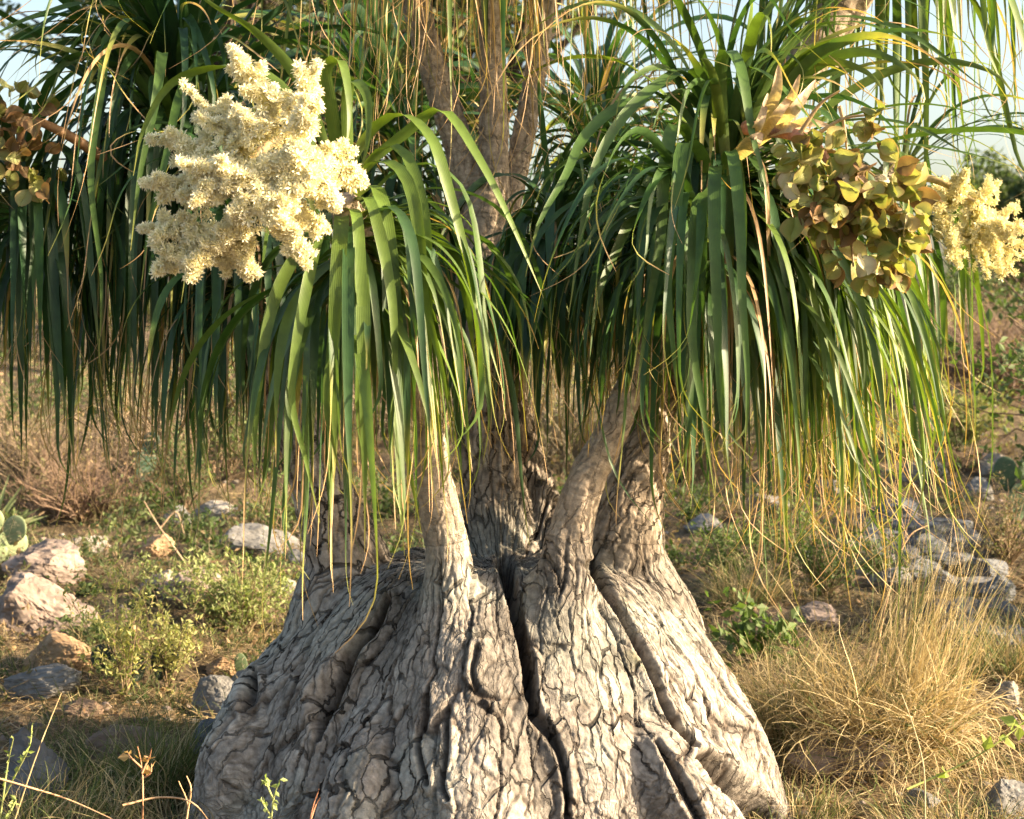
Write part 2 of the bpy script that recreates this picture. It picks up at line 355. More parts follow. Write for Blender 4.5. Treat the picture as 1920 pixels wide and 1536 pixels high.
# knobbly roots running into the ground on the right and the left
for pts in ([(1230,1270,.0,90),(1330,1370,-.13,90),(1388,1450,-.10,72),(1440,1560,-.08,50)], [(1120,1330,-.2,80),(1230,1450,-.39,80),(1350,1600,-.45,75)],
            [(575,1250,.05,80),(470,1400,-.15,85),(420,1560,-.2,70)], [(770,1300,-.2,95),(700,1480,-.43,98),(660,1640,-.5,85)],
            [(900,1300,-.25,90),(880,1480,-.49,95),(870,1650,-.55,80)]):
    W4 = np.array([list(at(a, b, Y)) + [r * sc_at(Y)] for a, b, Y, r in pts]); c = catmull(W4, 24); add_tube(c[:, :3], c[:, 3])
for pts in ([(1172,985,.03,62),(1170,1045,.03,84),(1172,1110,.02,118),(1180,1200,.02,150)], [(632,985,.04,62),(646,1045,.04,80),(652,1110,.03,108),(660,1200,.02,140)], [(1062,1060,-.26,54),(1048,1115,-.25,74),(1044,1180,-.22,98)], [(842,1070,-.29,50),(848,1125,-.27,70),(852,1190,-.23,94)]):
    W4 = np.array([list(at(a, b, Y)) + [r * sc_at(Y)] for a, b, Y, r in pts]); c = catmull(W4, 24); add_tube(c[:, :3], c[:, 3])
low.from_pydata(np.concatenate(LV).tolist(), [], LF)
lo = bpy.data.objects.new('low', low); sc.collection.objects.link(lo)
rm = lo.modifiers.new('r', 'REMESH'); rm.mode = 'VOXEL'; rm.voxel_size = .0030
sm = lo.modifiers.new('s', 'SMOOTH'); sm.iterations = 22; sm.factor = .6
dg = bpy.context.evaluated_depsgraph_get(); ev = lo.evaluated_get(dg); em = ev.to_mesh()
nV = len(em.vertices); V = np.empty(nV * 3, np.float32); em.vertices.foreach_get('co', V); V = V.reshape(-1, 3).astype(float)
VN = np.empty(nV * 3, np.float32); em.vertices.foreach_get('normal', VN); VN = VN.reshape(-1, 3).astype(float)
nl = len(em.loops); LI = np.empty(nl, np.int32); em.loops.foreach_get('vertex_index', LI)
lt = np.empty(len(em.polygons), np.int32); em.polygons.foreach_get('loop_total', lt)
assert (lt == 4).all(); Q = LI.reshape(-1, 4)
ev.to_mesh_clear(); bpy.data.objects.remove(lo); bpy.data.meshes.remove(low)
# drop what lies deep in the ground
keep = V[Q].mean(1)[:, 2] > -.16; Q = Q[keep]
used = np.unique(Q); mp_ = -np.ones(nV, np.int64); mp_[used] = np.arange(len(used)); V = V[used]; VN = VN[used]; Q = mp_[Q]; nV = len(V)
# nearest branch
best = np.full(nV, 9.); sid = np.zeros(nV, int); along = np.zeros(nV); ang = np.zeros(nV); blen = np.zeros(nV)
for si, (nm, rough, pts) in enumerate(STEMS):
    c = catmull(paths[nm], 160); P = c[:, :3]; r = c[:, 3]; s = np.concatenate([[0], np.cumsum(np.linalg.norm(np.diff(P, axis=0), axis=1))])
    T = nrm(np.gradient(P, axis=0)); A = nrm(np.cross(T, np.array([.3, 1., .1]))); B = np.cross(T, A)
    bb = (V[:, 0] > P[:, 0].min() - .2) & (V[:, 0] < P[:, 0].max() + .2) & (V[:, 2] > .45)
    ix = np.nonzero(bb)[0]
    for ch in np.array_split(ix, max(1, len(ix) // 20000)):
        d = V[ch][:, None] - P[None]; dd = np.einsum('ijk,ijk->ij', d, d); k = dd.argmin(1)
        dist = np.sqrt(dd[np.arange(len(ch)), k]) - r[k]
        m = dist < best[ch]; cm = ch[m]; km = k[m]; best[cm] = dist[m]; sid[cm] = si; along[cm] = s[km]; blen[cm] = s[-1]
        rel = V[cm] - P[km]; ang[cm] = np.arctan2((rel * B[km]).sum(1), (rel * A[km]).sum(1)) * r[km]
rough = np.array([s[1] for s in STEMS])[sid]
starts = np.array([0, 0, 0, 0, 0, 0, -1, -1, -1, -1])[sid]
wst = sstep(.60, .70, V[:, 2]) * (best < .05) * np.where(starts < 0, 1, sstep(.10, .30, along))
th = np.arctan2(V[:, 0] - CX, -(V[:, 1] - CY)); rr = np.hypot(V[:, 0] - CX, V[:, 1] - CY)
u = th * .62; v = .80 * V[:, 2] - .62 * rr
wx = .018 * fbm(V[:, 0] * 9, V[:, 1] * 9, V[:, 2] * 9, 4, 31); wy = .03 * fbm(V[:, 0] * 7, V[:, 1] * 7, V[:, 2] * 7, 4, 57)
bigw = fbm(V[:, 0] * 2.5, V[:, 1] * 2.5, V[:, 2] * 2.5, 3, 77)
uu = u + wx + .006 * fbm(V[:, 0] * 30, V[:, 1] * 30, V[:, 2] * 30, 3, 35); vv = v + wy + .008 * fbm(V[:, 0] * 30, V[:, 1] * 30, V[:, 2] * 30, 3, 36)
shr = sstep(.35, .05, V[:, 2] + .08 * bigw) * sstep(-.35, .1, th)
# bark: long furrows > plates > small crackle
e1, c1, c1b, m1x, m1y = voronoi(uu / .105, vv / .40, 3)
e2, c2, c2b, m2x, m2y = voronoi((uu + .004 * c1) / .046, vv / (.15 - .09 * (V[:, 2] + .06 * bigw < .22)), 11)
e3, c3, c3b, m3x, m3y = voronoi((uu + wx * .5) / .021, (vv + wy * .4) / .030, 23)
low_ = sstep(.42, .10, V[:, 2])           # more polygonal crackle near the ground
f1 = np.exp(-(e1 / (.022 + .05 * np.clip(c1b + .5 * bigw, 0, 1))) ** 1.6); wd2 = .03 + .07 * c2b * (.6 + .4 * bigw)
f2 = np.exp(-(e2 / np.maximum(wd2, .02)) ** 2); f3 = np.exp(-(e3 / .10) ** 2)
dc = -.0115 * f1 * (1 - .75 * low_) * sstep(.15, .6, c1b + .3 * bigw) - .0062 * f2 * (.15 + .85 * c2) * (1 - .2 * low_) - .002 * f3 * (.25 + .75 * c3)
dc += .003 * (c1 - .5) + .0035 * (c2 - .5) + .001 * (c3 - .5) + .002 * m2x * (c2b - .35)
dc += .0018 * fbm(V[:, 0] * 45, V[:, 1] * 45, V[:, 2] * 45, 5, 5, .6) + .005 * bigw
# deep clefts traced by eye: (points in photo px on the front surface, width px, depth m)
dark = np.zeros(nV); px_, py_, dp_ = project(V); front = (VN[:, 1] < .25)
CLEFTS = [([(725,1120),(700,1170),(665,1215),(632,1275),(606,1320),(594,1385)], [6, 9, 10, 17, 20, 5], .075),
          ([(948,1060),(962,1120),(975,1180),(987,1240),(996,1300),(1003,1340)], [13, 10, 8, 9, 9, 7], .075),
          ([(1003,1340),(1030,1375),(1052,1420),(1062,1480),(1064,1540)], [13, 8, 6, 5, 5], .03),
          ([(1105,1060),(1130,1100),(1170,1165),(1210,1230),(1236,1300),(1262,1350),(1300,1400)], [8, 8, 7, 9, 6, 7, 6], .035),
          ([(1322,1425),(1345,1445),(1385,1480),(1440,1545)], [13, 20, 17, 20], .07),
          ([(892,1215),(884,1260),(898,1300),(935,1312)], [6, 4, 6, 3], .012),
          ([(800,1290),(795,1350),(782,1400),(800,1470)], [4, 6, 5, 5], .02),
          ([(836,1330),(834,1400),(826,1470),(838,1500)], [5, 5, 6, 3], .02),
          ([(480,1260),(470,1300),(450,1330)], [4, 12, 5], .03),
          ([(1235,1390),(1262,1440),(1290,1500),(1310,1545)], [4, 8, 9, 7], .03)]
for pts, wds, dep in CLEFTS:
    p = catmull(np.array([list(a) + [b] for a, b in zip(pts, wds)], float), 60)
    ix = np.nonzero(front & (px_ > p[:, 0].min() - 60) & (px_ < p[:, 0].max() + 60) & (py_ > p[:, 1].min() - 60) & (py_ < p[:, 1].max() + 60) & (V[:, 1] < .35))[0]
    d = np.hypot(px_[ix, None] + 220 * wx[ix, None] - p[None, :, 0], py_[ix, None] - p[None, :, 1]); k = d.argmin(1); d = d[np.arange(len(ix)), k]
    q = np.exp(-(d / p[k, 2]) ** 2.5); dc[ix] = dc[ix] * (1 - q) - dep * q + .007 * np.exp(-((d - 1.9 * p[k, 2]) / 10) ** 2)
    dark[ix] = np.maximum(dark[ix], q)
# branches: fine rings of old leaf scars, rough plates where the bark is old
rn = vnoise(along * 210 + 1.2 * vnoise(ang * 30, along * 30, sid * 3., 4), ang * 14, sid * 7., 8)
ring = .0022 * rn + .0026 * fbm(V[:, 0] * 30, V[:, 1] * 30, V[:, 2] * 30, 3, 6)
print('bark faces', len(Q))
e4, c4, c4b, m4x, m4y = voronoi((ang + .010 * fbm(V[:, 0] * 22, V[:, 1] * 22, V[:, 2] * 22, 4, 16)) / .021, along / .115 + .05 * wx / .01, 41)
f4 = np.exp(-(e4 / .12) ** 2)
plate = -.0065 * f4 * (.2 + .8 * c4) + .0035 * (c4b - .5) + .003 * fbm(V[:, 0] * 50, V[:, 1] * 50, V[:, 2] * 50, 3, 19)
rw = np.clip(rough * (1 - sstep(.45, 1.0, along) * .8) + (1 - sstep(.10, .24, along)) * (1 - rough) * .55 * (starts == 0), 0, 1)
ds = ring * (1 - rw) + plate * rw
V2 = V + VN * (dc * (1 - wst) + ds * wst)[:, None]
# colour: grey-tan bark, browner inside cracks, some lichen
base = mixc([.250, .224, .194], [.42, .375, .315], np.clip(.5 + .5 * bigw + .5 * (c2 - .5), 0, 1)[:, None])
base = base * (.86 + .28 * c2b)[:, None]
cr = np.clip(.75 * f1 + .8 * f2 * (.4 + .6 * c2) + .35 * f3, 0, 1)[:, None]
base = mixc(base, [.07, .05, .035], cr * .85)
lich = sstep(.25, .6, fbm(V[:, 0] * 6, V[:, 1] * 6, V[:, 2] * 6, 4, 91))[:, None]
base = mixc(base, [.33, .33, .28], lich * .45); base = base * (1 - .38 * sstep(.1, .6, fbm(V[:, 0] * 4.5, V[:, 1] * 4.5, V[:, 2] * 3, 5, 131)))[:, None]
grn = sstep(.1, .5, fbm(V[:, 0] * 12, V[:, 1] * 12, V[:, 2] * 12, 3, 93)) * np.exp(-(np.hypot(px_ - (1225 + (py_ - 1270) * .45), (py_ - 1270) * .25) / 28) ** 2) * front
base = mixc(base, [.16, .17, .07], np.clip(grn, 0, 1)[:, None] * .8)
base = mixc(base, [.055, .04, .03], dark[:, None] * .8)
stc = mixc([.42, .345, .26], [.30, .24, .175], np.clip(.5 + .8 * rn, 0, 1)[:, None]); stp = mixc(mixc([.50, .41, .31], [.36, .29, .215], c4[:, None]), [.11, .08, .05], f4[:, None] * .7)
stc = mixc(stc, stp, rw[:, None]); stc = mixc(stc, [.26, .19, .11], (sstep(.6, .98, along / np.maximum(blen, .1)) * .35)[:, None])
base = mixc(base, stc, wst[:, None])
part = np.where(wst[Q].mean(1) > .5, sid[Q[:, 0]] + 1, 0)
for k in range(len(STEMS) + 1):
    q = Q[part == k]
    if not len(q): continue
    us = np.unique(q); mm = -np.ones(nV, np.int64); mm[us] = np.arange(len(us))
    me = mesh('caudex' if k == 0 else 'branch', V2[us] - PO, mm[q], base[us], mat=M_BARK)
    at_ = me.attributes.new('Buv', 'FLOAT_VECTOR', 'POINT'); bv = np.stack([np.where(wst > .5, ang, u + wx * .6), np.where(wst > .5, along, v + wy * .6), wst * (1 - rw)], -1)[us]
    at_.data.foreach_set('vector', bv.astype(np.float32).ravel())
    o = link('caudex' if k == 0 else 'branch', me, palm)
    if k == 0: o['label'] = 'swollen grey base with deep furrows and polygonal bark plates'

# ------------------------------------------------------------------ palm leaves
NSEG = 22
SV = np.linspace(0, 1, NSEG) ** .9
ALL = []       # every leaf: (P, S, W, C)
GREEN = np.array([.038, .092, .022]); GREEN2 = np.array([.110, .165, .026]); BLUE = np.array([.026, .070, .032])  # BLUE puts shade into the leaf colour, GREEN2 puts sunlight into it
TAN = np.array([.45, .295, .15]); YEL = np.array([.30, .30, .07])
def finish(P, side_h, tw, Wd, s_dry, tint, dryall, wprof=None):
    """P (N,n,3); side from horizontal vector side_h rotated by tw about tangent"""
    T = nrm(np.gradient(P, axis=1)); H = side_h - T * (side_h * T).sum(-1, keepdims=True); H = nrm(H); B = np.cross(T, H)
    S = H * np.cos(tw)[..., None] + B * np.sin(tw)[..., None]
    s = SV[None]
    te = np.clip(s_dry + .14, .72, 1.0)[:, None]; prof = np.minimum(1, .8 + s) * np.where(s > .40, np.maximum(1 - (np.maximum(s - .40, 0) / (te - .40)) ** 1.1, 0), 1) ** .85
    W_ = Wd[:, None] * np.maximum(prof, .15)
    W_[:, -1] *= .25; W_[:, -2] *= .6; W_[:, -3] *= .8
    t1 = sstep(0, 1, (s - s_dry[:, None]) / .16)[..., None]; t2 = sstep(0, 1, (s - s_dry[:, None] - .13) / .14)[..., None]
    C = mixc(mixc(tint[:, None, :] * np.ones((1, NSEG, 1)), YEL, t1), TAN, t2)
    C = mixc(C, TAN * .85, dryall[:, None, None])
    C = mixc([.20, .24, .09], C, sstep(0, .12, s)[..., None] * np.ones_like(C))
    for i in range(len(P)): ALL.append((P[i], S[i], W_[i], C[i]))
def crown(c, axis, n, L, Wd, e_lo=-35, e_hi=88, dry=.10, tintmix=.5, seed=0, azr=None, sb=(.16, .34), hang=None, frac_up=.18, drys=(.40, .90), r0=.035):
    g = np.random.default_rng(seed + 100); axis = nrm(np.asarray(axis, float))
    k = np.arange(n); q = (k + .5) / n
    az_ = k * 2.399963 + g.normal(0, .15, n)
    if azr is not None: az_ = g.uniform(azr[0], azr[1], n)
    e0 = np.radians(e_lo + (e_hi - e_lo) * (1 - q) ** .75 + g.normal(0, 6, n))
    # direction in the crown frame then world
    ref = np.array([0, 1., 0]) if abs(axis[1]) < .9 else np.array([1., 0, 0])
    A = nrm(np.cross(ref, axis)); B = np.cross(axis, A)
    d = (A[None] * np.cos(az_)[:, None] + B[None] * np.sin(az_)[:, None]) * np.cos(e0)[:, None] + axis[None] * np.sin(e0)[:, None]
    az0 = np.arctan2(d[:, 1], d[:, 0]); el0 = np.arcsin(np.clip(d[:, 2], -1, 1))
    Ln = L * g.uniform(.62, 1.12, n) * np.where(q < .12, .75, 1)
    s = SV[None]
    sbn = g.uniform(sb[0], sb[1], n) + (q < frac_up) * g.uniform(.15, .55, n); p = g.uniform(1.6, 3.2, n)
    fl = np.radians(g.uniform(-90, -80, n))
    E = fl[:, None] + (el0 - fl)[:, None] * np.exp(-(s / sbn[:, None]) ** p[:, None])
    AZ = az0[:, None] + g.normal(0, .25, n)[:, None] * s + g.normal(0, .5, n)[:, None] * np.maximum(s - .5, 0)
    wob = .05 * np.sin(s * g.uniform(6, 14, n)[:, None] + g.uniform(0, 6, n)[:, None]) * sstep(.3, .8, s)
    E = E + wob
    D = np.stack([np.cos(E) * np.cos(AZ), np.cos(E) * np.sin(AZ), np.sin(E)], -1)
    wl = (.05 * np.sin(s * g.uniform(5, 12, n)[:, None] + g.uniform(0, 6, n)[:, None]) * sstep(.35, .9, s))
    D[..., 0] += wl; D[..., 1] += wl * g.uniform(-1, 1, n)[:, None]
    tipk = sstep(.78, 1, s) * g.normal(0, .9, n)[:, None]; D[..., 0] += tipk; D = nrm(D)
    st = Ln[:, None] * np.diff(SV, prepend=0)[None]
    start = np.asarray(c) + d * r0 * g.uniform(.3, 1.2, n)[:, None] - axis[None] * (q * .16)[:, None]
    P = start[:, None] + np.cumsum(D * st[..., None], 1)
    side = np.stack([-np.sin(AZ), np.cos(AZ), np.zeros_like(AZ)], -1)
    tw = g.normal(0, .12, n)[:, None] + g.normal(0, 1.0, n)[:, None] * sstep(.1, .75, s) + 1.2 * sstep(.6, 1, s) * g.normal(0, 1, n)[:, None]
    tint = mixc(mixc(GREEN, BLUE, g.uniform(0, 1, n)[:, None]), GREEN2, (g.uniform(0, 1, n) * tintmix)[:, None]) * g.uniform(.75, 1.3, n)[:, None]  # tintmix: low paints a crown as shaded, high as sunlit
    dryall = ((g.uniform(0, 1, n) < dry * (.2 + 1.6 * q)) * 1.0)
    finish(P, side, tw, Wd * g.uniform(.65, 1.15, n) * np.where(q < .1, .7, 1) * (1 - .55 * dryall), g.uniform(drys[0], drys[1], n), tint, dryall)
C_ = at
crown(C_(632, 345, -.60), (-.25, -.3, .9), 270, .90, .0225, seed=1, tintmix=.9, dry=.05)
crown(C_(1345, 335, -.02), (.10, -.2, 1), 280, .88, .0225, seed=2, tintmix=.3, dry=.07)
crown(C_(1345, 335, -.02), (.3, -.1, 1), 270, 1.06, .0200, e_lo=-12, e_hi=34, seed=3, azr=(-1.2, 1.0), tintmix=1., dry=.08, drys=(.50, .92), sb=(.26, .52))
crown(C_(1390, 260, -.05), (.3, -.1, 1), 46, .75, .026, e_lo=50, e_hi=85, seed=33, tintmix=1., dry=.0, sb=(.7, 1.1))
crown(C_(325, 240, .40), (-.1, -.3, 1), 330, 1.0, .0235, seed=4, tintmix=.1, dry=.04)
crown(C_(340, 200, .38), (-.1, -.1, 1), 90, .85, .028, e_lo=40, e_hi=88, seed=44, tintmix=.05, dry=.0, sb=(.6, 1.2))
crown(C_(30, 330, .25), (-.2, -.2, 1), 150, .85, .021, seed=5, tintmix=.1, dry=.04)
crown(C_(905, -410, .12), (0, 0, 1), 140, .95, .018, seed=6, tintmix=.9, dry=.30, drys=(.4, .7))
crown(C_(715, -390, .22), (-.2, 0, 1), 110, .92, .018, seed=7, tintmix=.9, dry=.30, drys=(.4, .7))
crown(C_(1130, -410, .32), (.2, 0, 1), 115, .90, .018, seed=8, tintmix=.9, dry=.25, drys=(.4, .7))
crown(C_(1690, -250, .30), (.15, 0, 1), 170, .92, .0215, seed=9, tintmix=1., dry=.08, drys=(.6, .9), sb=(.2, .45))
crown(C_(1700, 310, .5), (.45, 0, 1), 90, .85, .016, seed=10, tintmix=.8, dry=.1, e_hi=70)
crown(C_(1135, 350, .72), (0, 0, 1), 260, .80, .022, seed=11, tintmix=.1, dry=.10)
crown(C_(760, 330, .95), (0, 0, 1), 210, .85, .022, seed=12, tintmix=.1, dry=.10)
crown(C_(450, 440, .10), (0, 0, 1), 150, .66, .0215, seed=13, tintmix=.1, dry=.2)
crown(C_(700, 170, 1.15), (-.2, 0, 1), 110, .8, .03, e_lo=0, e_hi=88, seed=51, tintmix=.05, dry=.03, sb=(.4, .9))
crown(C_(1120, 230, 1.25), (.2, 0, 1), 75, .75, .028, e_lo=-10, e_hi=88, seed=52, tintmix=.05, dry=.03, sb=(.5, 1.1))
crown(C_(1040, 430, .12), (.1, -.1, 1), 150, .62, .0215, seed=53, tintmix=.15, dry=.06)
crown(C_(1300, 380, -.22), (-.4, -.3, 1), 80, .72, .0215, e_lo=-5, e_hi=60, seed=54, azr=(-3.6, -1.3), tintmix=.25, dry=.04, sb=(.22, .45), drys=(.6, .95))
crown(C_(655, 350, -.56), (.3, -.3, 1), 75, .90, .0215, e_lo=0, e_hi=65, seed=55, azr=(-1.2, .8), tintmix=.9, dry=.03, sb=(.30, .52), drys=(.6, .95))
crown(C_(620, 370, -.52), (-.3, 0, 1), 55, .85, .0215, e_lo=-5, e_hi=50, seed=56, azr=(2.0, 4.4), tintmix=.6, dry=.03, sb=(.25, .5), drys=(.6, .95))
crown(C_(880, -330, .02), (0, 0, 1), 60, .80, .013, seed=57, tintmix=.9, dry=.5, drys=(.2, .6))
# no strap hangs in front of the flower and seed clusters
def clear(l):
    x, y, f = project(l[0]); yy = l[0][:, 1]
    a = (((x - 470) / 215) ** 2 + ((y - 315) / 215) ** 2 < 1) & (yy < -.50)
    b = (((x - 1590) / 165) ** 2 + ((y - 385) / 175) ** 2 < 1) & (yy < -.30)
    c = (((x - 1850) / 110) ** 2 + ((y - 420) / 110) ** 2 < 1) & (yy < .45)
    return (a.sum() < 1) & (b.sum() < 1) & (c.sum() < 2)
ALL = [l for l in ALL if clear(l)]
# the curtain ends higher over the stems than at its sides
def trim(l, g):
    P, S, W_, C = l; x, y, f = project(P)
    if y[-1] < 500: return l
    lim = np.interp(x[-1], [0, 300, 470, 560, 700, 800, 900, 1080, 1180, 1300, 1450, 1750], [920, 960, 1040, 1050, 1040, 930, 800, 790, 860, 1010, 1080, 1040]) + (g.choice([g.normal(-70, 70), g.normal(40, 60)]) if x[-1] > 470 else g.choice([g.normal(-170, 90), g.normal(30, 90)]))
    k = np.argmax(y > lim)
    if k < 6: return l
    n = len(P); t = np.linspace(0, k, n); i = np.minimum(t.astype(int), n - 2); q = (t - i)[:, None]
    return (P[i] * (1 - q) + P[i + 1] * q, nrm(S[i] * (1 - q) + S[i + 1] * q), W_, C)
g = np.random.default_rng(91); ALL = [trim(l, g) for l in ALL]; NTRIM = len(ALL)
# leaves traced one by one: (px, py, Y) way points and width
HERO = [
 [(660,300,-.46),(700,240,-.5),(755,212,-.55),(810,260,-.62),(840,350,-.64),(872,470,-.64),(905,600,-.63),(945,740,-.62)],
 [(670,330,-.5),(720,275,-.58),(762,290,-.62),(795,400,-.68),(803,560,-.68),(806,700,-.68),(835,880,-.66)],
 [(665,340,-.5),(710,300,-.6),(760,330,-.68),(785,430,-.7),(797,560,-.7),(830,700,-.7),(848,830,-.7)],
 [(660,370,-.52),(700,345,-.62),(722,400,-.68),(738,540,-.7),(745,700,-.7),(765,860,-.7),(790,1000,-.68)],
 [(660,380,-.55),(690,370,-.68),(710,430,-.72),(735,560,-.74),(740,700,-.74),(728,850,-.74)],
 [(650,390,-.55),(668,400,-.72),(675,480,-.76),(680,620,-.77),(672,780,-.77),(700,930,-.76)],
 [(640,400,-.55),(640,420,-.72),(632,520,-.78),(625,640,-.78),(612,760,-.78),(640,900,-.77)],
 [(620,400,-.55),(600,430,-.7),(575,540,-.76),(553,660,-.78),(548,760,-.78),(575,870,-.77),(600,980,-.76)],
 [(610,400,-.55),(560,470,-.68),(515,560,-.74),(490,680,-.76),(478,800,-.76),(478,930,-.76)],
 [(640,330,-.45),(620,200,-.5),(610,130,-.52),(640,112,-.55),(655,200,-.6),(648,300,-.62)],
 [(655,330,-.46),(650,200,-.5),(660,150,-.54),(688,180,-.58),(690,260,-.6),(672,340,-.6)],
 [(620,300,-.4),(560,150,-.42),(480,60,-.45),(400,10,-.5),(340,-40,-.5)],
 [(600,330,-.45),(540,180,-.4),(450,125,-.36),(330,150,-.34),(270,240,-.34),(250,330,-.34)],
 [(1330,330,-.1),(1290,250,-.2),(1262,235,-.3),(1245,330,-.38),(1238,450,-.42),(1215,590,-.44),(1190,760,-.45)],
 [(1335,340,-.14),(1310,280,-.3),(1280,270,-.4),(1268,380,-.46),(1252,520,-.48),(1262,650,-.5),(1276,790,-.5)],
 [(1350,340,-.15),(1345,310,-.35),(1340,330,-.45),(1340,450,-.52),(1345,600,-.54),(1350,760,-.55),(1368,900,-.55)],
 [(1360,330,-.15),(1365,285,-.35),(1376,300,-.46),(1388,430,-.52),(1392,560,-.55),(1402,720,-.56),(1395,880,-.56)],
 [(1345,340,-.15),(1330,360,-.35),(1310,380,-.42),(1300,500,-.5),(1298,640,-.52),(1320,780,-.52),(1340,930,-.52)],
 [(1360,300,-.12),(1350,150,-.2),(1362,92,-.26),(1390,130,-.34),(1410,250,-.4),(1432,330,-.44),(1445,410,-.45)],
 [(1400,230,-.12),(1390,130,-.2),(1440,140,-.3),(1500,200,-.4),(1560,270,-.48),(1612,345,-.5)],
 [(1330,300,-.1),(1230,330,-.2),(1160,460,-.3),(1120,560,-.36),(1105,680,-.38)],
 [(1320,230,-.05),(1300,130,-.12),(1230,160,-.22),(1160,230,-.3),(1110,330,-.36),(1085,470,-.4),(1065,600,-.42)],
 [(1340,300,-.1),(1270,190,-.1),(1180,190,-.2),(1100,250,-.3),(1060,330,-.4),(1010,420,-.45),(985,520,-.45)],
 [(660,330,-.4),(760,250,-.42),(830,205,-.45),(900,300,-.5),(960,420,-.52),(1020,560,-.52)],
 [(330,250,.3),(240,120,.2),(205,60,.1),(190,160,0),(170,330,-.05),(190,520,-.05),(185,680,-.05)],
 [(330,250,.3),(300,140,.1),(305,95,0),(290,200,-.1),(262,330,-.12),(245,470,-.12)],
 [(400,230,.2),(390,110,.1),(340,170,0),(310,300,-.1),(280,420,-.1),(262,560,-.1)],
 [(300,250,.3),(150,40,.2),(60,60,.1),(-30,120,0)], [(300,220,.3),(200,20,.2),(80,25,.1),(-40,80,0)],
 [(1340,330,0),(1450,80,0),(1560,30,-.05),(1700,60,-.1),(1850,170,-.1)], [(1400,260,0),(1480,80,0),(1600,40,-.05),(1730,90,-.1)],
]
g = np.random.default_rng(5)
for i, h in enumerate(HERO):
    P = catmull(np.array([at(*p) for p in h]), 90)
    s = np.concatenate([[0], np.cumsum(np.linalg.norm(np.diff(P, axis=0), axis=1))]); s /= s[-1]
    P = np.stack([np.interp(SV, s, P[:, j]) for j in range(3)], -1)[None]
    T = nrm(np.gradient(P, axis=1)); hz = np.array([1.0, 0.15, 0.])[None, None] * np.ones_like(P)
    tw = (g.normal(0, .15) + g.normal(0, .35) * SV ** 2)[None]
    tint = (mixc(GREEN, GREEN2, .8 if h[0][0] < 700 and h[0][0] > 500 else .3) * g.uniform(.9, 1.25))[None]
    finish(P, hz, tw, np.array([.0265 * (.8 + .3 * g.random())]), np.array([.86 if len(h) > 5 else .95]), tint, np.array([0.]))
nH = len(HERO)
# rank the leaves by how large they show
score = []
for i, (P, S, W_, C) in enumerate(ALL):
    x, y, f = project(P); ins = (x > 0) & (x < 1920) & (y > 0) & (y < 1536)
    seg = np.hypot(np.gradient(x), np.gradient(y))
    score.append((ins * seg * W_ / f).sum() * (1.8 if P[:, 1].mean() < -.35 else 1.0 if P[:, 1].mean() < -.1 else .25) + (9 if i >= len(ALL) - nH else 0))
order = np.argsort(-np.array(score)); single = set(order[:300].tolist())
rest = [ALL[i] for i in range(len(ALL)) if i not in single]
def leafgeo(lst): return ribbons(np.array([l[0] for l in lst]), np.array([l[1] for l in lst]), np.array([l[2] for l in lst]), np.array([l[3] for l in lst]), fold=.13)
V_, Q_, Cc, U_ = leafgeo(rest); link('foliage', mesh('foliage', V_ - PO, Q_, Cc, U_, mat=M_LEAF), palm, kind='stuff')
for i in order[:300]:
    V_, Q_, Cc, U_ = leafgeo([ALL[i]]); link('leaf', mesh('leaf', V_ - PO, Q_, Cc, U_, mat=M_LEAF), palm)

